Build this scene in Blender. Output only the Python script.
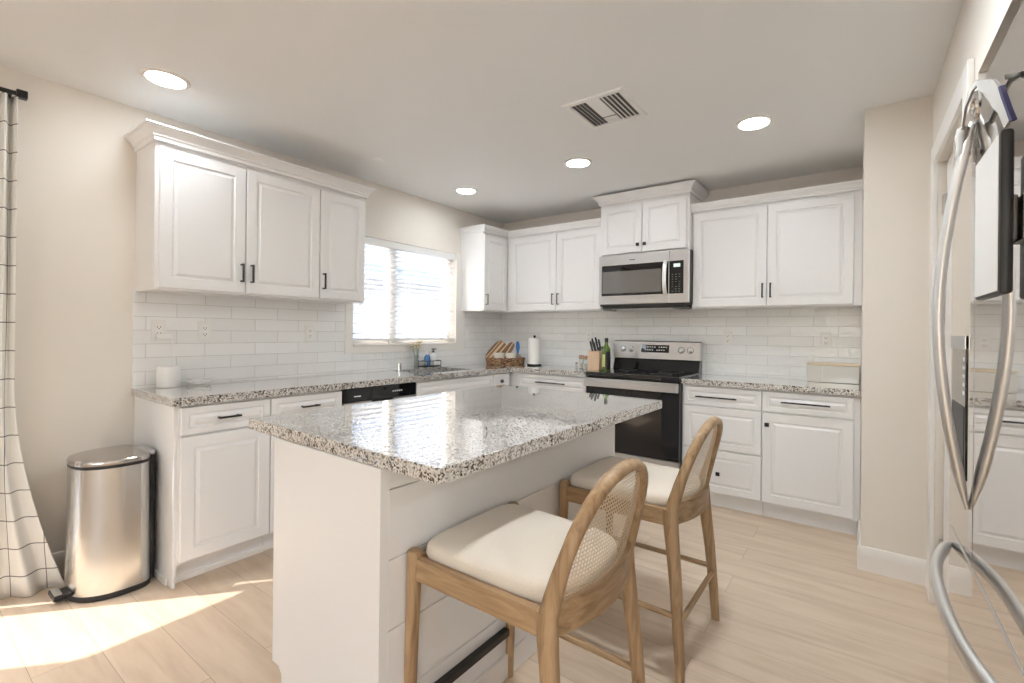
import bpy, bmesh, math, random
from mathutils import Vector, Matrix
random.seed(7)
PI = math.pi
scene = bpy.context.scene
for o in list(bpy.data.objects):
    bpy.data.objects.remove(o)
COL = scene.collection

# ------------------------------------------------------------------ camera
cam_d = bpy.data.cameras.new('camera')
cam = bpy.data.objects.new('camera', cam_d)
COL.objects.link(cam)
FPX = 464.98
cam_d.sensor_fit = 'HORIZONTAL'
cam_d.sensor_width = 36.0
cam_d.lens = FPX / 1024 * 36.0
cam_d.shift_x = -16.37 / 1024
cam_d.shift_y = -9.58 / 1024
cam_d.clip_start = 0.02
_a, _r = math.radians(35.2596), math.radians(0.5988)
_F = Vector((-math.sin(_a), math.cos(_a), 0)); _R = Vector((math.cos(_a), math.sin(_a), 0)); _U = Vector((0, 0, 1))
_R2 = math.cos(_r) * _R + math.sin(_r) * _U
_U2 = -math.sin(_r) * _R + math.cos(_r) * _U
cam.matrix_world = Matrix(((_R2.x, _U2.x, -_F.x, 3.2052), (_R2.y, _U2.y, -_F.y, -4.0311), (_R2.z, _U2.z, -_F.z, 1.2334), (0, 0, 0, 1)))
scene.camera = cam

# ------------------------------------------------------------------ world, sun, exposure
W = bpy.data.worlds.new('world'); scene.world = W; W.use_nodes = True
wn = W.node_tree.nodes; wl = W.node_tree.links
for n in list(wn): wn.remove(n)
sky = wn.new('ShaderNodeTexSky'); sky.sky_type = 'NISHITA'; sky.sun_disc = False
sky.sun_elevation = math.radians(53); sky.air_density = 1.0; sky.dust_density = 2.5; sky.ozone_density = 0.6
hsv = wn.new('ShaderNodeHueSaturation'); hsv.inputs['Saturation'].default_value = 0.95
bg = wn.new('ShaderNodeBackground'); bg.inputs['Strength'].default_value = 0.66
wo = wn.new('ShaderNodeOutputWorld')
wl.new(sky.outputs[0], hsv.inputs['Color']); wl.new(hsv.outputs[0], bg.inputs['Color']); wl.new(bg.outputs[0], wo.inputs[0])

sun_d = bpy.data.lights.new('sun', 'SUN'); sun_d.energy = 3.3; sun_d.angle = math.radians(0.53); sun_d.color = (1.0, 0.95, 0.88)
sun = bpy.data.objects.new('sun', sun_d); COL.objects.link(sun)
sun.location = (-6, -9, 9)
_sd = Vector((0.66, 0.75, -1.33)).normalized()
sun.rotation_euler = _sd.to_track_quat('-Z', 'Y').to_euler()
sky.sun_rotation = math.atan2(-_sd.x, -_sd.y)

LAMP = 30.0      # radiance of the recessed lamps over the cabinets
LAMP_FILL = 140.0 # and of the unseen lamps added as fill, brighter than the real ones
scene.view_settings.view_transform = 'Standard'
scene.view_settings.look = 'None'
scene.view_settings.gamma = 1.0
scene.view_settings.use_curve_mapping = False
scene.view_settings.exposure = 1.36
try:
    scene.cycles.max_bounces = 10
    scene.cycles.diffuse_bounces = 6
    scene.cycles.transparent_max_bounces = 24
    scene.cycles.sample_clamp_indirect = 8.0
    scene.cycles.caustics_reflective = False
    scene.cycles.use_denoising = True
except Exception:
    pass

# ------------------------------------------------------------------ materials
def mat(name, col, rough=0.5, metal=0.0, coat=0.0, spec=0.5, bump=None, emit=None, noise=None, coat_rough=0.05, aniso=0.0):
    m = bpy.data.materials.new(name); m.use_nodes = True
    nt = m.node_tree; b = nt.nodes['Principled BSDF']
    b.inputs['Base Color'].default_value = (*col, 1); b.inputs['Roughness'].default_value = rough
    b.inputs['Metallic'].default_value = metal; b.inputs['Coat Weight'].default_value = coat
    b.inputs['Coat Roughness'].default_value = coat_rough
    b.inputs['Specular IOR Level'].default_value = spec
    b.inputs['Anisotropic'].default_value = aniso
    tc = nt.nodes.new('ShaderNodeTexCoord')
    if noise:   # (scale, amount): slight procedural tone variation
        n = nt.nodes.new('ShaderNodeTexNoise'); n.inputs['Scale'].default_value = noise[0]; n.inputs['Detail'].default_value = 4
        mx = nt.nodes.new('ShaderNodeMix'); mx.data_type = 'RGBA'
        mx.inputs[6].default_value = (*[c * (1 - noise[1]) for c in col], 1); mx.inputs[7].default_value = (*[min(1, c * (1 + noise[1])) for c in col], 1)
        nt.links.new(tc.outputs['Object'], n.inputs['Vector']); nt.links.new(n.outputs['Fac'], mx.inputs[0]); nt.links.new(mx.outputs[2], b.inputs['Base Color'])
    if bump:    # (scale, strength, distance)
        n = nt.nodes.new('ShaderNodeTexNoise'); n.inputs['Scale'].default_value = bump[0]; n.inputs['Detail'].default_value = 3
        bp_ = nt.nodes.new('ShaderNodeBump'); bp_.inputs['Strength'].default_value = bump[1]; bp_.inputs['Distance'].default_value = bump[2]
        nt.links.new(tc.outputs['Object'], n.inputs['Vector']); nt.links.new(n.outputs['Fac'], bp_.inputs['Height']); nt.links.new(bp_.outputs[0], b.inputs['Normal'])
    if emit:
        b.inputs['Emission Color'].default_value = (*emit[0], 1); b.inputs['Emission Strength'].default_value = emit[1]
    return m

def ramp(nt, stops, interp='LINEAR'):
    r = nt.nodes.new('ShaderNodeValToRGB'); r.color_ramp.interpolation = interp
    e = r.color_ramp.elements
    while len(e) > 1: e.remove(e[-1])
    e[0].position = stops[0][0]; e[0].color = (*stops[0][1], 1)
    for p, c in stops[1:]:
        x = e.new(p); x.color = (*c, 1)
    return r

M = {}
M['wall'] = mat('wall_paint', (0.80, 0.745, 0.675), 0.85, bump=(180, 0.15, 0.002))
M['ceil'] = mat('ceiling_paint', (0.86, 0.86, 0.855), 0.9, bump=(120, 0.15, 0.002))
M['trim'] = mat('trim_paint', (0.86, 0.83, 0.79), 0.4)
M['cab'] = mat('white_cabinet_foil', (0.845, 0.835, 0.83), 0.32)
M['cabin'] = mat('cabinet_inside', (0.72, 0.68, 0.63), 0.6)
M['black'] = mat('matte_black_metal', (0.012, 0.011, 0.011), 0.35)
M['blackplastic'] = mat('black_plastic', (0.015, 0.015, 0.017), 0.4)
M['blackglass'] = mat('black_glass', (0.006, 0.006, 0.008), 0.03, spec=0.5, coat=0.25, coat_rough=0.02)
M['darkgrey'] = mat('dark_grey_metal', (0.06, 0.06, 0.065), 0.45)
M['pewter'] = mat('pewter_handle', (0.18, 0.17, 0.16), 0.35, metal=0.8)
M['chrome'] = mat('chrome', (0.82, 0.82, 0.83), 0.08, metal=1.0)
M['white'] = mat('white_plastic', (0.88, 0.87, 0.85), 0.35)
M['outlet'] = mat('outlet_plastic', (0.85, 0.83, 0.80), 0.35)
M['slot'] = mat('outlet_slot', (0.08, 0.07, 0.07), 0.5)
M['paper'] = mat('paper_towel_sheet', (0.90, 0.88, 0.85), 0.95, bump=(300, 0.4, 0.002))
M['knifewood'] = mat('pale_block_wood', (0.72, 0.52, 0.35), 0.5, noise=(14, 0.12))
M['boardlight'] = mat('light_board_wood', (0.68, 0.47, 0.28), 0.5, noise=(20, 0.15))
M['boarddark'] = mat('dark_board_wood', (0.20, 0.10, 0.05), 0.5, noise=(20, 0.2))
M['bowl'] = mat('cream_ceramic', (0.82, 0.78, 0.70), 0.25)
M['blue'] = mat('blue_plastic', (0.03, 0.17, 0.45), 0.35)
M['blueliquid'] = mat('blue_soap', (0.10, 0.25, 0.50), 0.15, noise=(30, 0.3))
M['petal'] = mat('cream_petals', (0.80, 0.70, 0.52), 0.7, noise=(60, 0.25))
M['leaf'] = mat('grey_green_leaf', (0.32, 0.38, 0.27), 0.6)
M['bottle'] = mat('green_bottle_glass', (0.09, 0.16, 0.015), 0.06, coat=0.6)
M['bottledark'] = mat('dark_bottle_glass', (0.012, 0.018, 0.008), 0.06, coat=0.6)
M['labelp'] = mat('bottle_label_paper', (0.55, 0.55, 0.22), 0.7)
M['jarlid'] = mat('copper_lid', (0.48, 0.30, 0.20), 0.4)
M['spice'] = mat('pale_spice', (0.70, 0.66, 0.60), 0.7)
M['bread'] = mat('translucent_bin_plastic', (0.74, 0.70, 0.64), 0.22, coat=0.3)
M['bamboo'] = mat('bamboo_lid', (0.80, 0.66, 0.48), 0.5, noise=(12, 0.1))
M['rubber'] = mat('black_rubber', (0.02, 0.02, 0.02), 0.7)
M['hinge'] = mat('nickel_hinge', (0.60, 0.57, 0.52), 0.3, metal=1.0)
M['cloth'] = mat('white_cloth', (0.50, 0.485, 0.46), 0.9, bump=(200, 0.3, 0.002))
M['navy'] = mat('navy_cloth_edge', (0.03, 0.025, 0.09), 0.85)
M['paperboard'] = mat('white_board_face', (0.80, 0.79, 0.77), 0.35)
M['screen'] = mat('button_marks', (0.70, 0.74, 0.74), 0.5)
M['lcd'] = mat('pale_display', (0.42, 0.47, 0.45), 0.3, emit=((0.75, 0.85, 0.8), 0.25))
M['duct'] = mat('vent_duct', (0.16, 0.15, 0.145), 0.8)
M['lamp'] = mat('lamp_lens', (1, 1, 1), 0.5, emit=((0.89, 0.955, 1.0), LAMP))
M['lamp_fill'] = mat('lamp_lens_fill', (1, 1, 1), 0.5, emit=((0.89, 0.955, 1.0), LAMP_FILL))
M['concrete'] = mat('patio_concrete', (0.62, 0.60, 0.56), 0.9, noise=(3, 0.1))
M['stucco'] = mat('house_stucco', (0.42, 0.42, 0.42), 0.9, bump=(60, 0.3, 0.01))
M['shingle'] = mat('grey_shingles', (0.30, 0.31, 0.33), 0.9, noise=(8, 0.25))
M['fence'] = mat('weathered_fence_wood', (0.36, 0.29, 0.22), 0.8, noise=(6, 0.2))
M['blind'] = mat('white_blind_slat', (0.90, 0.89, 0.87), 0.4)
M['housewin'] = mat('house_window_glass', (0.12, 0.14, 0.17), 0.05, coat=0.5)
M['steelsink'] = mat('sink_steel', (0.55, 0.55, 0.55), 0.3, metal=1.0)

def brushed(name, col, rough, scale, amp, axis='Z'):
    m = mat(name, col, rough, metal=1.0); nt = m.node_tree; b = nt.nodes['Principled BSDF']
    tc = nt.nodes.new('ShaderNodeTexCoord'); mp = nt.nodes.new('ShaderNodeMapping')
    mp.inputs['Scale'].default_value = {'Z': (scale, scale, 2), 'X': (2, scale, scale), 'Y': (scale, 2, scale)}[axis]
    n = nt.nodes.new('ShaderNodeTexNoise'); n.inputs['Scale'].default_value = 1; n.inputs['Detail'].default_value = 3
    mr = nt.nodes.new('ShaderNodeMapRange'); mr.inputs['To Min'].default_value = rough - amp; mr.inputs['To Max'].default_value = rough + amp
    nt.links.new(tc.outputs['Object'], mp.inputs[0]); nt.links.new(mp.outputs[0], n.inputs['Vector']); nt.links.new(n.outputs['Fac'], mr.inputs['Value']); nt.links.new(mr.outputs[0], b.inputs['Roughness'])
    return m
M['steel'] = brushed('brushed_steel', (0.62, 0.625, 0.635), 0.30, 90, 0.03, 'X')
M['cansteel'] = brushed('brushed_can_steel', (0.66, 0.655, 0.64), 0.24, 160, 0.06, 'X')
M['lidsteel'] = brushed('lid_steel', (0.52, 0.50, 0.48), 0.14, 160, 0.04, 'X')
M['fridge'] = brushed('polished_fridge_steel', (0.78, 0.755, 0.73), 0.035, 160, 0.008, 'Y')
M['handle'] = brushed('satin_handle_steel', (0.86, 0.86, 0.86), 0.34, 150, 0.04, 'Z')

def granite():
    m = bpy.data.materials.new('speckled_granite'); m.use_nodes = True; nt = m.node_tree; b = nt.nodes['Principled BSDF']; L = nt.links
    tc = nt.nodes.new('ShaderNodeTexCoord')
    wob = nt.nodes.new('ShaderNodeTexNoise'); wob.inputs['Scale'].default_value = 90; wob.inputs['Detail'].default_value = 2
    add = nt.nodes.new('ShaderNodeVectorMath'); add.operation = 'MULTIPLY_ADD'; add.inputs[1].default_value = (0.010,) * 3
    L.new(tc.outputs['Object'], wob.inputs['Vector']); L.new(wob.outputs['Color'], add.inputs[0]); L.new(tc.outputs['Object'], add.inputs[2])
    v = nt.nodes.new('ShaderNodeTexVoronoi'); v.inputs['Scale'].default_value = 190
    L.new(add.outputs[0], v.inputs['Vector'])
    sep = nt.nodes.new('ShaderNodeSeparateColor'); L.new(v.outputs['Color'], sep.inputs[0])
    big = nt.nodes.new('ShaderNodeTexNoise'); big.inputs['Scale'].default_value = 28; big.inputs['Detail'].default_value = 3
    L.new(tc.outputs['Object'], big.inputs['Vector'])
    mm = nt.nodes.new('ShaderNodeMath'); mm.operation = 'MULTIPLY_ADD'; mm.inputs[1].default_value = 0.9
    sub = nt.nodes.new('ShaderNodeMath'); sub.operation = 'SUBTRACT'; sub.inputs[1].default_value = 0.5
    L.new(big.outputs['Fac'], sub.inputs[0]); L.new(sub.outputs[0], mm.inputs[0]); L.new(sep.outputs[0], mm.inputs[2])
    r = ramp(nt, [(0.0, (0.012, 0.011, 0.012)), (0.13, (0.05, 0.045, 0.043)), (0.21, (0.20, 0.18, 0.165)), (0.32, (0.38, 0.34, 0.305)),
                  (0.45, (0.57, 0.53, 0.49)), (0.60, (0.70, 0.67, 0.63)), (0.80, (0.76, 0.735, 0.70)), (1.0, (0.52, 0.51, 0.50))])
    L.new(mm.outputs[0], r.inputs[0]); L.new(r.outputs[0], b.inputs['Base Color'])
    b.inputs['Roughness'].default_value = 0.035; b.inputs['Specular IOR Level'].default_value = 0.6
    b.inputs['Coat Weight'].default_value = 1.0; b.inputs['Coat Roughness'].default_value = 0.015; b.inputs['Coat IOR'].default_value = 1.65
    return m
M['granite'] = granite()

def floor_mat():
    m = bpy.data.materials.new('pale_oak_planks'); m.use_nodes = True; nt = m.node_tree; b = nt.nodes['Principled BSDF']; L = nt.links
    tc = nt.nodes.new('ShaderNodeTexCoord')
    br = nt.nodes.new('ShaderNodeTexBrick'); br.offset = 0.37; br.inputs['Scale'].default_value = 1.0
    br.inputs['Brick Width'].default_value = 1.35; br.inputs['Row Height'].default_value = 0.185; br.inputs['Mortar Size'].default_value = 0.0009
    br.inputs['Mortar Smooth'].default_value = 0.3; br.inputs['Bias'].default_value = 0.0
    br.inputs['Color1'].default_value = (0.1, 0.1, 0.1, 1); br.inputs['Color2'].default_value = (0.9, 0.9, 0.9, 1); br.inputs['Mortar'].default_value = (0.5, 0.5, 0.5, 1)
    L.new(tc.outputs['Object'], br.inputs['Vector'])
    # grain stretched along the planks, shifted per plank
    mp = nt.nodes.new('ShaderNodeMapping'); mp.inputs['Scale'].default_value = (1.1, 10, 1)
    sh = nt.nodes.new('ShaderNodeVectorMath'); sh.operation = 'MULTIPLY_ADD'; sh.inputs[1].default_value = (3.1, 1.7, 0)
    L.new(br.outputs['Color'], sh.inputs[0]); L.new(tc.outputs['Object'], sh.inputs[2]); L.new(sh.outputs[0], mp.inputs[0])
    g = nt.nodes.new('ShaderNodeTexNoise'); g.inputs['Scale'].default_value = 1.6; g.inputs['Detail'].default_value = 8; g.inputs['Roughness'].default_value = 0.62; g.inputs['Distortion'].default_value = 0.5
    L.new(mp.outputs[0], g.inputs['Vector'])
    r = ramp(nt, [(0.28, (0.60, 0.465, 0.345)), (0.5, (0.715, 0.575, 0.44)), (0.72, (0.775, 0.645, 0.51))])
    L.new(g.outputs['Fac'], r.inputs[0])
    bw = nt.nodes.new('ShaderNodeRGBToBW'); L.new(br.outputs['Color'], bw.inputs[0])
    mr = nt.nodes.new('ShaderNodeMapRange'); mr.inputs['To Min'].default_value = 0.93; mr.inputs['To Max'].default_value = 1.04
    L.new(bw.outputs[0], mr.inputs['Value'])
    mu = nt.nodes.new('ShaderNodeVectorMath'); mu.operation = 'SCALE'; L.new(r.outputs[0], mu.inputs[0]); L.new(mr.outputs[0], mu.inputs['Scale'])
    mx = nt.nodes.new('ShaderNodeMix'); mx.data_type = 'RGBA'; mx.inputs[7].default_value = (0.33, 0.25, 0.18, 1)
    L.new(br.outputs['Fac'], mx.inputs[0]); L.new(mu.outputs[0], mx.inputs[6]); L.new(mx.outputs[2], b.inputs['Base Color'])
    b.inputs['Roughness'].default_value = 0.38; b.inputs['Specular IOR Level'].default_value = 0.4
    bp_ = nt.nodes.new('ShaderNodeBump'); bp_.inputs['Strength'].default_value = 0.12; bp_.inputs['Distance'].default_value = 0.002
    L.new(g.outputs['Fac'], bp_.inputs['Height']); L.new(bp_.outputs[0], b.inputs['Normal'])
    return m
M['floor'] = floor_mat()

def tile_mat(name, axis, width, shift, z0):
    m = bpy.data.materials.new(name); m.use_nodes = True; nt = m.node_tree; b = nt.nodes['Principled BSDF']; L = nt.links
    tc = nt.nodes.new('ShaderNodeTexCoord'); sp = nt.nodes.new('ShaderNodeSeparateXYZ'); cb = nt.nodes.new('ShaderNodeCombineXYZ')
    L.new(tc.outputs['Object'], sp.inputs[0])
    ax = nt.nodes.new('ShaderNodeMath'); ax.operation = 'SUBTRACT'; ax.inputs[1].default_value = shift
    az = nt.nodes.new('ShaderNodeMath'); az.operation = 'SUBTRACT'; az.inputs[1].default_value = z0
    L.new(sp.outputs[axis], ax.inputs[0]); L.new(sp.outputs['Z'], az.inputs[0]); L.new(ax.outputs[0], cb.inputs[0]); L.new(az.outputs[0], cb.inputs[1])
    br = nt.nodes.new('ShaderNodeTexBrick'); br.offset = 0.5; br.inputs['Scale'].default_value = 1
    br.inputs['Brick Width'].default_value = width; br.inputs['Row Height'].default_value = 0.0757; br.inputs['Mortar Size'].default_value = 0.0016; br.inputs['Mortar Smooth'].default_value = 0.25
    br.inputs['Color1'].default_value = (0.0, 0.0, 0.0, 1); br.inputs['Color2'].default_value = (1, 1, 1, 1); br.inputs['Mortar'].default_value = (0.5, 0.5, 0.5, 1)
    L.new(cb.outputs[0], br.inputs['Vector'])
    mx = nt.nodes.new('ShaderNodeMix'); mx.data_type = 'RGBA'; mx.inputs[6].default_value = (0.86, 0.855, 0.85, 1); mx.inputs[7].default_value = (0.92, 0.915, 0.91, 1)
    L.new(br.outputs['Color'], mx.inputs[0])
    m2 = nt.nodes.new('ShaderNodeMix'); m2.data_type = 'RGBA'; m2.inputs[7].default_value = (0.62, 0.60, 0.58, 1)
    L.new(br.outputs['Fac'], m2.inputs[0]); L.new(mx.outputs[2], m2.inputs[6]); L.new(m2.outputs[2], b.inputs['Base Color'])
    mr = nt.nodes.new('ShaderNodeMapRange'); mr.inputs['To Min'].default_value = 0.10; mr.inputs['To Max'].default_value = 0.8
    L.new(br.outputs['Fac'], mr.inputs['Value']); L.new(mr.outputs[0], b.inputs['Roughness'])
    # hand-made waviness, different on every tile
    sh = nt.nodes.new('ShaderNodeVectorMath'); sh.operation = 'MULTIPLY_ADD'; sh.inputs[1].default_value = (7, 5, 3)
    L.new(br.outputs['Color'], sh.inputs[0]); L.new(tc.outputs['Object'], sh.inputs[2])
    n = nt.nodes.new('ShaderNodeTexNoise'); n.inputs['Scale'].default_value = 13; n.inputs['Detail'].default_value = 2
    L.new(sh.outputs[0], n.inputs['Vector'])
    b1 = nt.nodes.new('ShaderNodeBump'); b1.inputs['Strength'].default_value = 0.55; b1.inputs['Distance'].default_value = 0.012
    L.new(n.outputs['Fac'], b1.inputs['Height'])
    inv = nt.nodes.new('ShaderNodeMath'); inv.operation = 'SUBTRACT'; inv.inputs[0].default_value = 1; L.new(br.outputs['Fac'], inv.inputs[1])
    b2 = nt.nodes.new('ShaderNodeBump'); b2.inputs['Strength'].default_value = 0.6; b2.inputs['Distance'].default_value = 0.0015
    L.new(inv.outputs[0], b2.inputs['Height']); L.new(b1.outputs[0], b2.inputs['Normal']); L.new(b2.outputs[0], b.inputs['Normal'])
    return m
M['tileL'] = tile_mat('subway_tile_on_left_wall', 'Y', 0.285, -3.0145, 0.918)
M['tileB'] = tile_mat('subway_tile_on_back_wall', 'X', 0.3045, 2.334, 0.918)

def wood(name, c0, c1, c2, axis_scale, rough=0.42):
    m = bpy.data.materials.new(name); m.use_nodes = True; nt = m.node_tree; b = nt.nodes['Principled BSDF']; L = nt.links
    tc = nt.nodes.new('ShaderNodeTexCoord'); mp = nt.nodes.new('ShaderNodeMapping'); mp.inputs['Scale'].default_value = axis_scale
    n = nt.nodes.new('ShaderNodeTexNoise'); n.inputs['Scale'].default_value = 1; n.inputs['Detail'].default_value = 7; n.inputs['Roughness'].default_value = 0.6; n.inputs['Distortion'].default_value = 0.8
    r = ramp(nt, [(0.3, c0), (0.5, c1), (0.72, c2)])
    L.new(tc.outputs['Object'], mp.inputs[0]); L.new(mp.outputs[0], n.inputs['Vector']); L.new(n.outputs['Fac'], r.inputs[0]); L.new(r.outputs[0], b.inputs['Base Color'])
    b.inputs['Roughness'].default_value = rough
    return m
OAK = ((0.23, 0.135, 0.068), (0.385, 0.245, 0.130), (0.50, 0.345, 0.20))
M['oakz'] = wood('stool_oak_upright', *OAK, (45, 45, 5))
M['oakx'] = wood('stool_oak_lengthwise', *OAK, (5, 45, 45))
M['oaky'] = wood('stool_oak_crosswise', *OAK, (45, 5, 45))

def boucle():
    m = mat('cream_boucle', (0.78, 0.70, 0.60), 0.95); nt = m.node_tree; b = nt.nodes['Principled BSDF']; L = nt.links
    tc = nt.nodes.new('ShaderNodeTexCoord'); v = nt.nodes.new('ShaderNodeTexVoronoi'); v.inputs['Scale'].default_value = 330
    L.new(tc.outputs['Object'], v.inputs['Vector'])
    bp_ = nt.nodes.new('ShaderNodeBump'); bp_.invert = True; bp_.inputs['Strength'].default_value = 0.5; bp_.inputs['Distance'].default_value = 0.0025
    L.new(v.outputs['Distance'], bp_.inputs['Height']); L.new(bp_.outputs[0], b.inputs['Normal'])
    b.inputs['Sheen Weight'].default_value = 0.3
    return m
M['boucle'] = boucle()

def cane():
    # woven cane: four strand directions with open holes between them, from the sheet's own UVs (metres)
    m = mat('woven_cane', (0.78, 0.63, 0.45), 0.55); nt = m.node_tree; b = nt.nodes['Principled BSDF']; L = nt.links
    uv = nt.nodes.new('ShaderNodeUVMap'); sp = nt.nodes.new('ShaderNodeSeparateXYZ'); L.new(uv.outputs[0], sp.inputs[0])
    def strand(a, c, period, width):
        d = nt.nodes.new('ShaderNodeMath'); d.operation = 'MULTIPLY'; d.inputs[1].default_value = a; L.new(sp.outputs['X'], d.inputs[0])
        e = nt.nodes.new('ShaderNodeMath'); e.operation = 'MULTIPLY_ADD'; e.inputs[1].default_value = c; L.new(sp.outputs['Y'], e.inputs[0]); L.new(d.outputs[0], e.inputs[2])
        f = nt.nodes.new('ShaderNodeMath'); f.operation = 'DIVIDE'; f.inputs[1].default_value = period; L.new(e.outputs[0], f.inputs[0])
        g = nt.nodes.new('ShaderNodeMath'); g.operation = 'FRACT'; L.new(f.outputs[0], g.inputs[0])
        h = nt.nodes.new('ShaderNodeMath'); h.operation = 'LESS_THAN'; h.inputs[1].default_value = width; L.new(g.outputs[0], h.inputs[0])
        return h
    P = 0.0115
    ss = [strand(1, 0, P, 0.30), strand(0, 1, P, 0.30), strand(0.7071, 0.7071, P * 0.7071, 0.13), strand(0.7071, -0.7071, P * 0.7071, 0.13)]
    cur = ss[0]
    for s in ss[1:]:
        x = nt.nodes.new('ShaderNodeMath'); x.operation = 'MAXIMUM'; L.new(cur.outputs[0], x.inputs[0]); L.new(s.outputs[0], x.inputs[1]); cur = x
    L.new(cur.outputs[0], b.inputs['Alpha'])
    return m
M['cane'] = cane()

def wicker():
    m = mat('woven_wicker', (0.42, 0.24, 0.11), 0.7); nt = m.node_tree; b = nt.nodes['Principled BSDF']; L = nt.links
    tc = nt.nodes.new('ShaderNodeTexCoord'); n = nt.nodes.new('ShaderNodeTexNoise'); n.inputs['Scale'].default_value = 1; n.inputs['Detail'].default_value = 2
    mp = nt.nodes.new('ShaderNodeMapping'); mp.inputs['Scale'].default_value = (45, 45, 110); L.new(tc.outputs['Object'], mp.inputs[0])
    r = ramp(nt, [(0.35, (0.08, 0.035, 0.018)), (0.5, (0.27, 0.14, 0.065)), (0.65, (0.52, 0.34, 0.19))])
    L.new(mp.outputs[0], n.inputs['Vector']); L.new(n.outputs['Fac'], r.inputs[0]); L.new(r.outputs[0], b.inputs['Base Color'])
    return m
M['wicker'] = wicker()

def curtain_mat():
    m = mat('checked_curtain_fabric', (0.84, 0.82, 0.78), 0.95); nt = m.node_tree; b = nt.nodes['Principled BSDF']; L = nt.links
    uv = nt.nodes.new('ShaderNodeUVMap'); sp = nt.nodes.new('ShaderNodeSeparateXYZ'); L.new(uv.outputs[0], sp.inputs[0])
    outs = []
    for ax, per, off in (('X', 0.20, 0.06), ('Y', 0.128, 0.03)):
        a = nt.nodes.new('ShaderNodeMath'); a.operation = 'MULTIPLY_ADD'; a.inputs[1].default_value = 1 / per; a.inputs[2].default_value = off / per; L.new(sp.outputs[ax], a.inputs[0])
        f = nt.nodes.new('ShaderNodeMath'); f.operation = 'FRACT'; L.new(a.outputs[0], f.inputs[0])
        h = nt.nodes.new('ShaderNodeMath'); h.operation = 'LESS_THAN'; h.inputs[1].default_value = 0.0045 / per; L.new(f.outputs[0], h.inputs[0]); outs.append(h)
    x = nt.nodes.new('ShaderNodeMath'); x.operation = 'MAXIMUM'; L.new(outs[0].outputs[0], x.inputs[0]); L.new(outs[1].outputs[0], x.inputs[1])
    mx = nt.nodes.new('ShaderNodeMix'); mx.data_type = 'RGBA'; mx.inputs[6].default_value = (0.84, 0.82, 0.78, 1); mx.inputs[7].default_value = (0.16, 0.15, 0.15, 1)
    L.new(x.outputs[0], mx.inputs[0]); L.new(mx.outputs[2], b.inputs['Base Color'])
    return m
M['curtain'] = curtain_mat()

def translucent(m, amt):
    nt = m.node_tree; b = nt.nodes['Principled BSDF']; o = [n for n in nt.nodes if n.type == 'OUTPUT_MATERIAL'][0]
    t = nt.nodes.new('ShaderNodeBsdfTranslucent'); t.inputs[0].default_value = (0.95, 0.94, 0.92, 1); mx = nt.nodes.new('ShaderNodeMixShader'); mx.inputs[0].default_value = amt
    nt.links.new(b.outputs[0], mx.inputs[1]); nt.links.new(t.outputs[0], mx.inputs[2]); nt.links.new(mx.outputs[0], o.inputs[0])
translucent(M['blind'], 0.12)
def pane_mat(name, tint=(1, 1, 1)):
    m = bpy.data.materials.new(name); m.use_nodes = True; nt = m.node_tree
    for n in list(nt.nodes): nt.nodes.remove(n)
    o = nt.nodes.new('ShaderNodeOutputMaterial'); mx = nt.nodes.new('ShaderNodeMixShader'); t = nt.nodes.new('ShaderNodeBsdfTransparent'); g = nt.nodes.new('ShaderNodeBsdfGlossy'); lw = nt.nodes.new('ShaderNodeLayerWeight'); lw.inputs['Blend'].default_value = 0.5; pw = nt.nodes.new('ShaderNodeMath'); pw.operation = 'POWER'; pw.inputs[1].default_value = 4.0; fr = nt.nodes.new('ShaderNodeMath'); fr.operation = 'MULTIPLY_ADD'; fr.inputs[1].default_value = 0.95; fr.inputs[2].default_value = 0.03
    nt.links.new(lw.outputs['Facing'], pw.inputs[0]); nt.links.new(pw.outputs[0], fr.inputs[0])
    t.inputs[0].default_value = (*tint, 1); g.inputs['Roughness'].default_value = 0.02
    nt.links.new(fr.outputs[0], mx.inputs[0]); nt.links.new(t.outputs[0], mx.inputs[1]); nt.links.new(g.outputs[0], mx.inputs[2]); nt.links.new(mx.outputs[0], o.inputs[0])
    return m
M['pane'] = pane_mat('window_pane', (0.96, 0.97, 0.97))
M['clear'] = pane_mat('clear_glass', (0.90, 0.92, 0.92))

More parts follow.
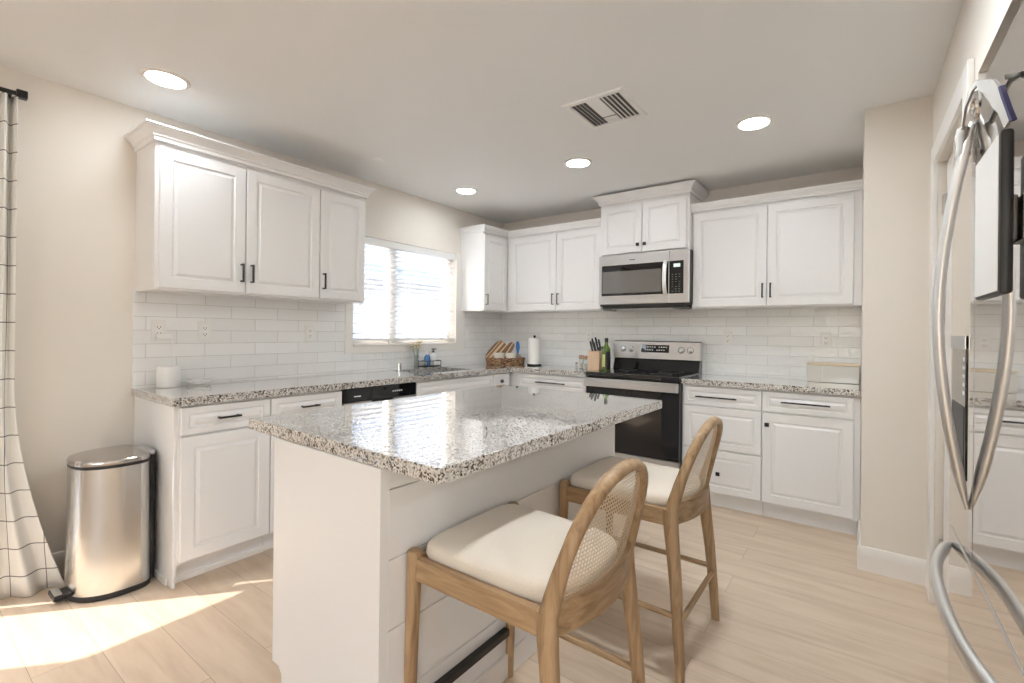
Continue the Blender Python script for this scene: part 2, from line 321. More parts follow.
# ------------------------------------------------------------------ mesh helpers
class MB:
    def __init__(s): s.bm = bmesh.new(); s.uv = None
    def _bev(s, verts, bev, seg=2):
        if bev > 0:
            es = list({e for v in verts for e in v.link_edges})
            bmesh.ops.bevel(s.bm, geom=es, offset=bev, offset_type='OFFSET', segments=seg, profile=0.5, affect='EDGES', clamp_overlap=True)
    def box(s, x0, x1, y0, y1, z0, z1, bev=0.0, seg=2):
        r = bmesh.ops.create_cube(s.bm, size=1.0)['verts']
        for v in r:
            v.co = Vector(((x0 + x1) / 2 + v.co.x * (x1 - x0), (y0 + y1) / 2 + v.co.y * (y1 - y0), (z0 + z1) / 2 + v.co.z * (z1 - z0)))
        s._bev(r, bev, seg); return s
    def loft(s, loops, cap0=True, cap1=True, closed=True):
        L = [[s.bm.verts.new(p) for p in lp] for lp in loops]
        n = len(L[0])
        for a, b in zip(L[:-1], L[1:]):
            for i in range(n if closed else n - 1):
                j = (i + 1) % n
                try: s.bm.faces.new((a[i], a[j], b[j], b[i]))
                except ValueError: pass
        if cap0: s.bm.faces.new(L[0][::-1])
        if cap1: s.bm.faces.new(L[-1])
        return L
    def tube(s, pts, rad, seg=10, closed=False, flat=None, ref=None):
        """round (or elliptical: flat=(along ref, across)) sweep; rad a number or one per point"""
        pts = [Vector(p) for p in pts]; n = len(pts)
        R = rad if isinstance(rad, (list, tuple)) else [rad] * n
        loops = []; prev = None
        for i in range(n):
            if closed: t = pts[(i + 1) % n] - pts[i - 1]
            else: t = pts[min(i + 1, n - 1)] - pts[max(i - 1, 0)]
            t.normalize()
            if prev is None or ref is not None:
                a = Vector(ref) if ref is not None else (Vector((0, 0, 1)) if abs(t.z) < 0.9 else Vector((1, 0, 0)))
            else: a = prev
            u = (a - t * a.dot(t))
            u.normalize(); w = t.cross(u); prev = u
            fx, fy = flat if flat else (1, 1)
            loops.append([pts[i] + R[i] * (fx * math.cos(2 * PI * k / seg) * u + fy * math.sin(2 * PI * k / seg) * w) for k in range(seg)])
        if closed: loops.append(loops[0]); 
        if closed:
            L = [[s.bm.verts.new(p) for p in lp] for lp in loops[:-1]]
            for i in range(n):
                a, b = L[i], L[(i + 1) % n]
                for k in range(seg):
                    s.bm.faces.new((a[k], a[(k + 1) % seg], b[(k + 1) % seg], b[k]))
        else: s.loft(loops)
        return s
    def cyl(s, p0, p1, r0, r1=None, seg=20):
        return s.tube([p0, p1], [r0, r1 if r1 is not None else r0], seg)
    def lathe(s, prof, c=(0, 0, 0), seg=24, sx=1.0, sy=1.0, ring=False):
        loops = [[(c[0] + sx * r * math.cos(2 * PI * k / seg), c[1] + sy * r * math.sin(2 * PI * k / seg), c[2] + z) for k in range(seg)] for r, z in (list(prof) + [prof[0]] if ring else prof)]
        s.loft(loops, not ring, not ring)
        if ring: bmesh.ops.remove_doubles(s.bm, verts=s.bm.verts, dist=1e-6)
        return s
    def prism(s, poly, z0, z1, bev=0.0):
        L = s.loft([[(x, y, z0) for x, y in poly], [(x, y, z1) for x, y in poly]])
        s._bev([v for l in L for v in l], bev); return s
    def sphere(s, c, r, sz=1.0, sub=2):
        v = bmesh.ops.create_icosphere(s.bm, subdivisions=sub, radius=r)['verts']
        for q in v: q.co = Vector((c[0] + q.co.x, c[1] + q.co.y, c[2] + q.co.z * sz))
        return s
    def panel(s, x0, x1, z0, z1, y, t=0.02, frame=0.055):
        """raised-panel door in the local x-z plane, back at y, front at y-t"""
        prof = [(0, 0), (0, t - 0.003), (0.003, t), (frame, t), (frame + 0.004, t - 0.0065), (frame + 0.011, t - 0.0065), (frame + 0.024, t - 0.0005)]
        loops = [[(x0 + i, y - d, z0 + i), (x1 - i, y - d, z0 + i), (x1 - i, y - d, z1 - i), (x0 + i, y - d, z1 - i)] for i, d in prof]
        s.loft(loops); return s
    def build(s, name, m, parent=None, angle=35, loc=None, props=None):
        bmesh.ops.recalc_face_normals(s.bm, faces=s.bm.faces)
        me = bpy.data.meshes.new(name); s.bm.to_mesh(me); s.bm.free()
        me.materials.append(m)
        for p in me.polygons: p.use_smooth = True
        me.set_sharp_from_angle(angle=math.radians(angle))
        o = bpy.data.objects.new(name, me); COL.objects.link(o)
        wnm = o.modifiers.new('weighted_normals', 'WEIGHTED_NORMAL'); wnm.mode = 'FACE_AREA'; wnm.weight = 100; wnm.keep_sharp = True
        if parent is not None: o.parent = parent
        if loc is not None: o.location = loc
        return o

def B(x0, x1, y0, y1, z0, z1, bev=0.0):
    return MB().box(x0, x1, y0, y1, z0, z1, bev)

def tag(o, label, cat, group=None):
    o['label'] = label; o['category'] = cat
    if group: o['group'] = group
    return o
def thing(name, label, cat, loc=(0, 0, 0), rz=0.0, group=None):
    o = bpy.data.objects.new(name, None); COL.objects.link(o); o.empty_display_size = 0.1
    o.location = loc; o.rotation_euler = (0, 0, rz)
    return tag(o, label, cat, group)
def struct(name, mb, m, label=None, cat=None, angle=35):
    o = mb.build(name, m, None, angle); o['kind'] = 'structure'
    o['label'] = label; o['category'] = cat
    return o
def copy_tree(o, parent=None):
    c = o.copy(); COL.objects.link(c)
    if parent is not None: c.parent = parent
    for ch in list(o.children): copy_tree(ch, c)
    return c

# ------------------------------------------------------------------ key measures
CEIL = 2.427
UB, UT, UD = 1.430, 2.195, 0.308        # wall cabinets: bottom, top, depth to door face
CT, CTH = 0.906, 0.040                  # counter top height, thickness
CD, FD = 0.612, 0.592                   # counter depth, base cabinet door face
XS, YS, XR = 3.2287, -1.0068, 3.503     # wall stub corner and the right wall
XF = 3.437                              # refrigerator door face
NEAR = -8.6                             # far end of the open-plan room behind the camera
XE = 6.8

# ------------------------------------------------------------------ room shell
struct('floor', B(-0.15, XE, NEAR, 0.0, -0.10, 0.0), M['floor'], 'pale oak plank floor', 'floor')
struct('ceiling', B(-0.15, XE, NEAR, 0.15, CEIL, CEIL + 0.12), M['ceil'], 'off-white painted ceiling', 'ceiling')
struct('wall_back', B(-0.15, XE, 0.0, 0.15, -0.1, CEIL), M['wall'], 'cream wall behind the range', 'wall')
# left wall: kitchen window and the sliding door opening nearer the camera
WY0, WY1, WZ0, WZ1 = -1.872, -0.742, 1.118, 1.985
DY0, DY1, DZ = -4.80, -3.826, 2.045
wlm = MB()
wlm.box(-0.15, 0, WY1, 0, -0.1, CEIL); wlm.box(-0.15, 0, WY0, WY1, -0.1, WZ0); wlm.box(-0.15, 0, WY0, WY1, WZ1, CEIL)
wlm.box(-0.15, 0, DY1, WY0, -0.1, CEIL); wlm.box(-0.15, 0, DY0, DY1, DZ, CEIL); wlm.box(-0.15, 0, NEAR, DY0, -0.1, CEIL)
struct('wall_left', wlm, M['wall'], 'cream left wall with the window over the sink', 'wall')
# wall stub beside the right-hand cabinets and the right wall with pantry door and refrigerator alcove
AY0, AY1, AZ, AX = -3.22, -2.069, 2.045, 4.25
wrm = MB()
wrm.box(XS, XR + 0.12, YS, 0, 0, CEIL)
PY0, PY1, PZ = -1.93, -1.20, 2.035
wrm.box(XR, XR + 0.12, PY1, YS, 0, CEIL); wrm.box(XR, XR + 0.12, PY0, PY1, PZ, CEIL)
wrm.box(XR, XR + 0.12, AY1, PY0, 0, CEIL)
wrm.box(XR + 0.12, AX, AY1, AY1 + 0.1, 0, CEIL); wrm.box(XR, XR + 0.12, AY0, AY1, AZ, CEIL)
wrm.box(AX, AX + 0.1, AY0, AY1 + 0.1, 0, CEIL); wrm.box(XR, AX + 0.1, AY0 - 0.12, AY0, 0, CEIL)
struct('wall_right', wrm, M['wall'], 'cream right wall with pantry door and refrigerator alcove', 'wall')
# the rest of the open-plan room behind the camera: a wall of tall window openings
we = MB(); we.box(XE, XE + 0.15, NEAR, 0, -0.1, CEIL)
struct('wall_east', we, M['wall'], 'cream wall of the room behind the camera', 'wall')
wf = MB()
wf.box(-0.15, 1.9, NEAR - 0.15, NEAR, -0.1, CEIL); wf.box(6.4, XE + 0.15, NEAR - 0.15, NEAR, -0.1, CEIL)
wf.box(1.9, 6.4, NEAR - 0.15, NEAR, 2.25, CEIL); wf.box(1.9, 6.4, NEAR - 0.15, NEAR, -0.1, 0.95); wf.box(1.9, 2.6, NEAR - 0.15, NEAR, 0.95, 2.25)
struct('wall_near', wf, M['wall'], 'cream wall with a window behind the camera', 'wall')

# baseboards
def baseboard_profile(mb, p0, p1, nrm, h=0.125):
    p0, p1, nrm = Vector(p0), Vector(p1), Vector(nrm)
    pr = [(0.0, 0.0), (0.014, 0.0), (0.014, h * 0.62), (0.011, h * 0.70), (0.011, h * 0.86), (0.005, h), (0.0, h)]
    mb.loft([[p + nrm * d + Vector((0, 0, z)) for d, z in pr] for p in (p0, p1)])
m_ = MB(); baseboard_profile(m_, (0, DY1 + 0.07, 0), (0, -3.205, 0), (1, 0, 0))
struct('baseboard_left', m_, M['trim'], 'white baseboard behind the trash can', 'baseboard')
m_ = MB(); baseboard_profile(m_, (XS - 0.012, YS, 0), (XR, YS, 0), (0, -1, 0)); baseboard_profile(m_, (XS, -0.53, 0), (XS, YS - 0.012, 0), (-1, 0, 0))
baseboard_profile(m_, (XR, YS, 0), (XR, -1.115, 0), (-1, 0, 0)); baseboard_profile(m_, (XR, -2.0, 0), (XR, AY1, 0), (-1, 0, 0))
struct('baseboard_right', m_, M['trim'], 'white baseboard along the wall stub', 'baseboard')

# backsplash tiles
m_ = MB(); m_.box(0, 0.008, -3.212, 0, CT, 1.057); m_.box(0, 0.008, -3.212, -1.935, 1.057, UB + 0.01); m_.box(0, 0.008, -0.638, 0, 1.057, UB + 0.01)
struct('backsplash_left', m_, M['tileL'], 'glossy white subway tiles on the left wall', 'backsplash')
struct('backsplash_back', B(0.008, XS, -0.008, 0, CT, UB + 0.06), M['tileB'], 'glossy white subway tiles on the back wall', 'backsplash')

# pantry door in the right wall
do = struct('door_1', B(XR + 0.03, XR + 0.065, PY0 + 0.01, PY1 - 0.01, 0.01, PZ - 0.01), M['trim'], 'white pantry door in the right wall', 'door')
m_ = MB()
m_.box(XR - 0.018, XR, PY1 - 0.002, PY1 + 0.085, 0, PZ + 0.085, 0.004); m_.box(XR - 0.018, XR, PY0 - 0.085, PY0 + 0.002, 0, PZ + 0.085, 0.004)
m_.box(XR - 0.018, XR, PY0, PY1, PZ - 0.002, PZ + 0.085, 0.004)
m_.build('door_casing', M['trim'], do)
for zc in (0.26, 1.05, 1.835):
    m_ = MB(); m_.cyl((XR + 0.022, PY1 - 0.005, zc - 0.045), (XR + 0.022, PY1 - 0.005, zc + 0.045), 0.007, seg=10); m_.box(XR + 0.02, XR + 0.032, PY1 - 0.03, PY1, zc - 0.045, zc + 0.045)
    m_.build('hinge', M['hinge'], do)

# kitchen window: frame, pane; casing is trim
wi = struct('window_1', MB().box(-0.12, -0.07, WY0, WY1, WZ0, WZ0 + 0.045).box(-0.12, -0.07, WY0, WY1, WZ1 - 0.045, WZ1).box(-0.12, -0.07, WY0, WY0 + 0.045, WZ0 + 0.045, WZ1 - 0.045).box(-0.12, -0.07, WY1 - 0.045, WY1, WZ0 + 0.045, WZ1 - 0.045).box(-0.125, -0.06, -1.478, -1.405, WZ0 + 0.001, WZ1 - 0.001), M['trim'], 'white slider window over the sink', 'window')
B(-0.10, -0.094, WY0 + 0.04, WY1 - 0.04, WZ0 + 0.04, WZ1 - 0.04).build('pane', M['pane'], wi)
m_ = MB()
m_.box(-0.002, 0.016, -1.94, WY0, 1.05, WZ1 + 0.01, 0.003); m_.box(-0.002, 0.016, WY1, -0.635, 1.05, WZ1 + 0.01, 0.003)
m_.box(-0.002, 0.016, WY0 - 0.002, WY1 + 0.002, 1.05, WZ0, 0.003)
m_.box(-0.07, 0.022, WY0, WY1, WZ0 - 0.012, WZ0 + 0.004, 0.003)
struct('trim_1', m_, M['trim'], 'white casing around the window over the sink', 'trim')

# blinds inside the window
bl = thing('window_blinds', 'white horizontal slat blinds in the window over the sink', 'blinds', (-0.03, (WY0 + WY1) / 2, WZ0))
hw = (WY1 - WY0) / 2 - 0.008
m_ = MB(); m_.box(-0.035, 0.037, -hw, hw, WZ1 - WZ0 - 0.06, WZ1 - WZ0 - 0.004, 0.004); m_.build('valance', M['blind'], bl)
m_ = MB(); m_.box(-0.026, 0.026, -hw, hw, 0.032, 0.050, 0.004); m_.build('bottom_rail', M['blind'], bl)
NS = 19; z0s, z1s = 0.088, WZ1 - WZ0 - 0.085
ang = math.radians(16)
slats = None
for i in range(NS):
    z = z0s + (z1s - z0s) * i / (NS - 1)
    if slats is None:
        m_ = MB()
        c, s_ = math.cos(ang), math.sin(ang)
        sec = [(-0.024, 0), (-0.012, 0.0025), (0, 0.0034), (0.012, 0.0025), (0.024, 0), (0.012, 0.0003), (0, 0.0012), (-0.012, 0.0003)]
        sec = [(c * a - s_ * b_, s_ * a + c * b_) for a, b_ in sec]
        m_.loft([[(a, yy, b_) for a, b_ in sec] for yy in (-hw, hw)])
        slats = m_.build('slat', M['blind'], bl, loc=(0, 0, z))
    else:
        c_ = slats.copy(); c_.location = (0, 0, z); COL.objects.link(c_)
for yy in (-0.42, 0.0, 0.42):
    m_ = MB()
    for xx in (-0.025, 0.025): m_.cyl((xx, yy, 0.04), (xx, yy, z1s + 0.05), 0.0013, seg=5)
    m_.build('ladder_cord', M['blind'], bl)
m_ = MB(); m_.cyl((0.035, -0.50, 0.30), (0.035, -0.50, z1s + 0.06), 0.004, seg=8); m_.build('tilt_wand', M['blind'], bl)

# sliding door in the left wall (frame only shows through the light it lets in)
sd = struct('door_2', MB().box(-0.13, -0.03, DY1 - 0.035, DY1, 0, DZ).box(-0.13, -0.03, DY0, DY0 + 0.05, 0, DZ).box(-0.13, -0.03, DY0 + 0.05, DY1 - 0.035, DZ - 0.045, DZ).box(-0.13, -0.03, DY0 + 0.05, DY1 - 0.035, 0, 0.035)
            .box(-0.07, -0.03, -4.02, -3.955, 0.03, DZ).box(-0.06, -0.04, -4.715, -4.62, 0.03, DZ), M['trim'], 'white glazed sliding door in the left wall', 'door')
B(-0.08, -0.074, DY0 + 0.05, DY1 - 0.03, 0.03, DZ - 0.03).build('pane', M['pane'], sd)

struct('sun_block_roof', B(-1.0, XE + 1, NEAR - 5.0, NEAR - 0.15, 2.50, 2.62), M['stucco'], 'added roof outside the near window that blocks the sun', 'patio cover')  # unseen roof added to keep direct sun out of the near window
# outside: patio, neighbouring house
struct('patio_ground', B(-40, 30, -50, 25, -0.30, -0.14), M['concrete'], 'pale ground outside', 'ground')
fn = thing('sky_block_fence', 'added tall board fence blocking low sky light at the sliding door', 'fence', (-1.3, -2.6, -0.14))  # unseen fence added to cut the sky light entering the sliding door
for k in range(40):
    B(-0.012, 0.012, -(k + 1) * 0.15, -k * 0.15 - 0.006, 0, 2.6).build('board', M['fence'], fn)
B(-0.05, -0.012, -6.0, 0, 1.6, 1.69).build('rail', M['fence'], fn); B(-0.05, -0.012, -6.0, 0, 0.3, 0.39).build('rail', M['fence'], fn)
nh = thing('neighbour_house', 'white stucco house with a grey roof outside the window', 'house', (-4.6, -1.0, -0.14))
B(-6, 0, -1.5, 6, 0, 5.2).build('wall', M['stucco'], nh)
m_ = MB(); m_.loft([[(x, y, z) for x, z in ((-6.5, 5.2), (0.45, 5.2), (0.45, 5.35), (-3, 6.7), (-6.5, 5.35))] for y in (-1.9, 6.4)]); m_.build('roof', M['shingle'], nh)
m_ = MB(); m_.loft([[(x, y, z) for x, z in ((0.0, 2.62), (0.7, 2.30), (0.7, 2.36), (0.0, 2.70))] for y in (-1.7, 6.2)]); m_.build('lower_roof', M['shingle'], nh)
wn_ = B(-0.01, 0.04, -0.55, 0.35, 1.15, 2.05, 0.004).build('window', M['trim'], nh); B(0.03, 0.045, -0.49, 0.29, 1.21, 1.99).build('pane', M['housewin'], wn_)

# ------------------------------------------------------------------ ceiling fittings
def recessed(x, y, label, group=None, lens='lamp'):
    t = thing('ceiling_light', label, 'ceiling light', (x, y, CEIL), 0, group)
    m_ = MB(); m_.lathe([(0.070, 0.0), (0.096, 0.0), (0.096, -0.004), (0.090, -0.009), (0.078, -0.009), (0.076, -0.005)], seg=40, ring=True)
    m_.build('trim_ring', M['trim'], t)
    m_ = MB(); m_.lathe([(0.0005, -0.0035), (0.073, -0.0035), (0.076, -0.0055), (0.0005, -0.0065)], seg=32); m_.build('lens', M[lens], t)
    return t
G_ = 'recessed lamps in the ceiling'
l0 = recessed(0.495, -3.223, 'lit recessed ceiling light above the left end of the left wall cabinets', G_)
for (x, y, lb) in ((0.49, -1.127, 'small lit recessed ceiling light in front of the window over the sink'), (1.595, -1.171, 'lit recessed ceiling light in front of the cabinet over the microwave'),
                   (2.72, -1.164, 'lit recessed ceiling light in front of the double-door wall cabinet on the right')):
    c = copy_tree(l0); c.location = (x, y, CEIL); c['label'] = lb
for k, (x, y) in enumerate(((2.80, -2.52), (5.3, -5.6), (1.6, -7.4), (3.4, -7.4), (5.3, -7.4), (5.3, -3.8))):  # unseen lamps added to brighten the right side and the room
    if k == 0: l1 = recessed(x, y, 'added recessed fill light in the ceiling out of view', 'added fill lamps out of view', 'lamp_fill')
    else: c = copy_tree(l1); c.location = (x, y, CEIL)

vt = thing('ceiling_vent', 'square white slotted air vent in the ceiling above the island', 'vent', (2.095, -1.766, CEIL))
m_ = MB()
vx, vy = 0.168, 0.172
def sq(ins, z): return [(-vx + ins, -vy + ins, z), (vx - ins, -vy + ins, z), (vx - ins, vy - ins, z), (-vx + ins, vy - ins, z)]
m_.loft([sq(0.0, 0.0), sq(0.003, -0.008), sq(0.029, -0.008), sq(0.032, -0.0005), sq(0.0, 0.0)], False, False)
bmesh.ops.remove_doubles(m_.bm, verts=m_.bm.verts, dist=1e-6)
m_.build('frame', M['white'], vt)
B(-vx + 0.02, vx - 0.02, -vy + 0.02, vy - 0.02, -0.0015, 0).build('dark_duct', M['duct'], vt)
for gx0, gx1, tilt in ((0.035, 0.13, 1), (-0.135, -0.05, -1)):
    for k in range(4):
        x = gx0 + (gx1 - gx0) * (k + 0.5) / 4
        m_ = MB(); m_.loft([[(x - 0.010, yy, -0.002), (x - 0.008, yy, -0.002), (x + 0.004 * tilt + 0.004, yy, -0.012), (x + 0.004 * tilt + 0.002, yy, -0.012)] for yy in (-vy + 0.03, vy - 0.03)]); m_.build('louver', M['white'], vt)
m_ = MB(); m_.box(-0.045, 0.03, -vy + 0.03, 0.06, -0.007, -0.002); m_.build('centre_plate', M['white'], vt)
for k in range(3):
    m_ = MB(); y = 0.075 + 0.022 * k; m_.box(-0.045, 0.03, y, y + 0.013, -0.009, -0.003); m_.build('louver', M['white'], vt)
m_ = MB(); m_.lathe([(0.0005, -0.006), (0.03, -0.006), (0.036, -0.003), (0.036, 0.0)], (0, 0, 0), 24)
tag(m_.build('sprinkler_cover', M['ceil'], None, loc=(0.463, -1.993, CEIL)), 'small round white sprinkler cover on the ceiling by the left wall', 'sprinkler cover')

# ------------------------------------------------------------------ cabinets
def bar_pull(parent, x, y, z, length, horiz=True, m='black', r=0.006, name='handle', out=0.03):
    mb = MB(); h = length / 2
    if horiz:
        mb.box(x - h, x + h, y - out - r, y - out + r, z - r, z + r, 0.002)
        for s in (-1, 1): mb.box(x + s * (h * 0.82) - r * 0.8, x + s * (h * 0.82) + r * 0.8, y - out, y, z - r * 0.8, z + r * 0.8)
    else:
        mb.box(x - r, x + r, y - out - r, y - out + r, z - h, z + h, 0.002)
        for s in (-1, 1): mb.box(x - r * 0.8, x + r * 0.8, y - out, y, z + s * (h - r) - r * 0.9, z + s * (h - r) + r * 0.9)
    return mb.build(name, M[m], parent)
def knob(parent, x, y, z, s=0.014, m='black', rnd=False):
    mb = MB()
    if rnd: mb.tube([(x, y, z), (x, y - 0.012, z), (x, y - 0.014, z), (x, y - 0.024, z), (x, y - 0.028, z)], [0.006, 0.006, 0.016, 0.016, 0.011], 16)
    else: mb.box(x - s, x + s, y - 0.026, y - 0.014, z - s, z + s, 0.003); mb.box(x - 0.006, x + 0.006, y - 0.016, y, z - 0.006, z + 0.006)
    return mb.build('knob', M[m], parent)
def door(parent, x0, x1, z0, z1, y, name='door', frame=0.055):
    m_ = MB(); m_.panel(x0, x1, z0, z1, y, 0.02, frame); return m_.build(name, M['cab'], parent, 20)
def crown(parent, pts, z0, z1, out, name='crown_molding'):
    """moulding swept along pts (list of (x,y), outward = right-hand side of travel); mitred"""
    prof = [(0.0, 0.0), (0.010, 0.0), (0.012, 0.22), (0.018, 0.30), (0.018, 0.40), (out * 0.55, 0.62), (out * 0.80, 0.80), (out * 0.82, 0.86), (out, 0.90), (out, 1.0), (0.0, 1.0)]
    P = [Vector((*p, 0)) for p in pts]; loops = []
    for i, p in enumerate(P):
        ds = []
        if i > 0: ds.append((P[i] - P[i - 1]).normalized())
        if i < len(P) - 1: ds.append((P[i + 1] - P[i]).normalized())
        ns = [Vector((d.y, -d.x, 0)) for d in ds]
        if len(ns) == 2:
            b_ = (ns[0] + ns[1]); b_ = b_ / b_.dot(ns[0])
        else: b_ = ns[0]
        loops.append([p + b_ * d + Vector((0, 0, z0 + (z1 - z0) * h)) for d, h in prof])
    m_ = MB(); m_.loft(loops); return m_.build(name, M['cab'], parent, 25)

G = 0.003
# --- left wall cabinets over the counter (local x runs along the wall, front is local -y)
R90 = PI / 2
yA, yB = -3.203, -1.974
t = thing('wall_cabinet', 'white three-door wall cabinet with crown molding left of the window', 'cabinet', (0.002, yA, UB), R90)
Wd = yB - yA; Dd = UD - 0.002
B(0, Wd, -(Dd - 0.021), 0, 0, UT - UB + 0.03, 0.001).build('carcass', M['cab'], t)
xs = [0.004, 0.427, 0.882, Wd - 0.002]
for i in range(3):
    d = door(t, xs[i] + (G if i else 0.012), xs[i + 1] - G, 0.010, 0.730, -(Dd - 0.021))
    hx = (xs[i + 1] - 0.026, xs[i] + 0.028, xs[i] + 0.022)[i]
    bar_pull(d, hx, -(Dd - 0.001), 0.125, 0.105, False, r=0.005)
crown(t, [(0.0, 0.0), (0.0, -Dd + 0.008), (Wd, -Dd + 0.008), (Wd, 0.0)][::1], UT - UB - 0.01, 2.258 - UB, 0.055)

# --- corner wall cabinet right of the window
y2 = -0.667
t = thing('wall_cabinet', 'narrow white wall cabinet right of the window in the corner', 'cabinet', (0.002, y2, UB), R90)
W2 = -UD - y2
B(0, -y2 - 0.002, -(Dd - 0.021), 0, 0, UT - UB, 0.001).build('carcass', M['cab'], t)
d = door(t, 0.004, W2 - 0.004, 0.010, 0.735, -(Dd - 0.021)); bar_pull(d, 0.022, -(Dd - 0.001), 0.11, 0.105, False, 'pewter', 0.005)
# --- back wall cabinets left of the microwave
xm0, xm1 = 1.3682, 2.135
t2 = thing('wall_cabinet', 'white double-door wall cabinet between the corner and the microwave', 'cabinet', (UD - 0.02, -0.002, UB))
W3 = xm0 - (UD - 0.02)
B(0.001, W3 - 0.001, -(Dd - 0.021), 0, 0, UT - UB, 0.001).build('carcass', M['cab'], t2)
mid = 0.885 - (UD - 0.02)
for i, (a, b_) in enumerate(((0.055, mid - G), (mid + G, W3 - 0.012))):
    d = door(t2, a, b_, 0.010, 0.735, -(Dd - 0.021)); bar_pull(d, (b_ - 0.026, a + 0.026)[i], -(Dd - 0.001), 0.115, 0.105, False, 'pewter', 0.005)
crown(t, [(0.0, 0.0), (0.0, -Dd + 0.008), (W2 - 0.008 + 0.0, -Dd + 0.008)], UT - UB - 0.01, 2.243 - UB, 0.045)
crown(t2, [(0.02 - 0.004, -Dd + 0.008), (W3, -Dd + 0.008)], UT - UB - 0.01, 2.243 - UB, 0.045)
# --- cabinet above the microwave (deeper and taller)
mD = 0.372
t = thing('wall_cabinet', 'small raised white double-door cabinet above the microwave', 'cabinet', (xm0, -0.002, 1.892))
Wm = xm1 - xm0
B(0.001, Wm - 0.001, -(mD - 0.021), 0, 0, 2.375 - 1.892, 0.001).build('carcass', M['cab'], t)
midm = 1.752 - xm0
for i, (a, b_) in enumerate(((0.022, midm - G), (midm + G, Wm - 0.022))):
    d = door(t, a, b_, 0.012, 0.420, -(mD - 0.021), frame=0.05); knob(d, (b_ - 0.027, a + 0.027)[i], -(mD - 0.001), 0.072, 0.013)
crown(t, [(0.0, 0.0), (0.0, -mD + 0.008), (Wm, -mD + 0.008), (Wm, 0.0)], 2.335 - 1.892, 2.405 - 1.892, 0.055)
# --- right wall cabinet
t = thing('wall_cabinet', 'wide white double-door wall cabinet right of the microwave', 'cabinet', (xm1, -0.002, UB))
W4 = XS - xm1 - 0.001
B(0.001, W4, -(Dd - 0.021), 0, 0, UT - UB, 0.001).build('carcass', M['cab'], t)
mid = 2.672 - xm1
for i, (a, b_) in enumerate(((0.014, mid - G), (mid + G, W4 - 0.045))):
    d = door(t, a, b_, 0.010, 0.735, -(Dd - 0.021)); bar_pull(d, (b_ - 0.024, a + 0.022)[i], -(Dd - 0.001), 0.12, 0.105, False, 'black', 0.005)
crown(t, [(0.0, -Dd + 0.008), (W4, -Dd + 0.008)], UT - UB - 0.01, 2.243 - UB, 0.045)

# --- base cabinets.  local: x along run, front -y, z from floor
BD = FD - 0.02           # carcass face
def base_unit(label, loc, rz, w, fronts, back=0.0, endpanel=None, kick=True, top=CT - CTH, bd=BD):
    t = thing('base_cabinet', label, 'cabinet', loc, rz)
    m_ = MB(); m_.box(0.001, w - 0.001, -bd, back - 0.002, 0.105, top - 0.001, 0.001); m_.build('carcass', M['cab'], t)
    B(0.001, w - 0.001, -(bd - 0.055), -(bd - 0.075), 0.0, 0.105).build('toe_kick', M['cab'], t)
    for f in fronts:
        kind, x0, x1, z0, z1 = f[:5]
        fr = 0.055 if kind == 'door' else min(0.032, (z1 - z0) * 0.24)
        if kind == 'drawer' and z1 - z0 > 0.2: fr = 0.045
        d = door(t, x0, x1, z0, z1, -bd, {'door': 'door', 'drawer': 'drawer_front', 'false': 'false_front'}[kind], fr)
        for h in f[5:]:
            if h[0] == 'bar': bar_pull(d, h[1], -(bd + 0.02), h[2], h[3], True, r=0.005)
            elif h[0] == 'knob': knob(d, h[1], -(bd + 0.02), h[2], 0.0135)
            elif h[0] == 'rknob': knob(d, h[1], -(bd + 0.02), h[2], rnd=True)
    return t
yL = -3.19
w1 = -2.766 - yL
t = base_unit('white base cabinet beside the trash can, one drawer over one door', (0.002, yL, 0), R90, w1,
              [('drawer', 0.012, w1 - G, 0.722, 0.853, ('bar', w1 / 2 + 0.0, 0.79, 0.105)), ('door', 0.012, w1 - G, 0.118, 0.712)])
# finished end panel with shoe moulding facing the trash can
m_ = MB(); m_.box(-0.012, 0.0, -BD, -0.002, 0.0, CT - CTH - 0.001, 0.001); m_.build('end_panel', M['cab'], t)
m_ = MB(); m_.box(-0.022, -0.012, -BD + 0.055 - 0.0, -0.002, 0.0, 0.03, 0.003); m_.build('shoe_molding', M['trim'], t)
m_ = MB(); m_.box(-0.012, w1, -(BD - 0.045), -(BD - 0.056), 0.0, 0.028, 0.003); m_.build('shoe_molding', M['trim'], t)
w2 = -2.333 + 2.766
base_unit('white base cabinet left of the dishwasher, behind the island corner', (0.002, -2.766, 0), R90, w2,
          [('drawer', G, w2 - G, 0.722, 0.853, ('bar', w2 / 2, 0.79, 0.105)), ('door', G, w2 - G, 0.118, 0.712)])
w3 = -0.865 + 1.742
tk = base_unit('white sink base cabinet with a false front under the window', (0.002, -1.742, 0), R90, w3,
          [('false', G, w3 - G, 0.722, 0.853), ('door', G, w3 / 2 - G / 2, 0.118, 0.712), ('door', w3 / 2 + G / 2, w3 - G, 0.118, 0.712)], top=0.70)
B(0.001, w3 - 0.001, -BD, -BD + 0.02, 0.70, CT - CTH - 0.001).build('front_rail', M['cab'], tk)
w4 = -0.60 + 0.865
base_unit('narrow white base cabinet with a round black knob in the counter corner', (0.002, -0.865, 0), R90, w4 - 0.005,
          [('drawer', G, w4 - 0.03, 0.722, 0.853, ('rknob', 0.105, 0.79)), ('door', G, w4 - 0.03, 0.118, 0.712)])
xr0 = 1.381
w5 = xr0 - 0.002
t5 = base_unit('white base cabinet left of the range, with a long black bar pull', (0.002, -0.002, 0), 0, w5,
          [('drawer', 0.66, w5 - 0.012, 0.722, 0.853, ('bar', 1.026, 0.790, 0.30)), ('door', 0.66, w5 - 0.012, 0.118, 0.712)])
xr1 = 2.158
w6 = 2.69 - xr1
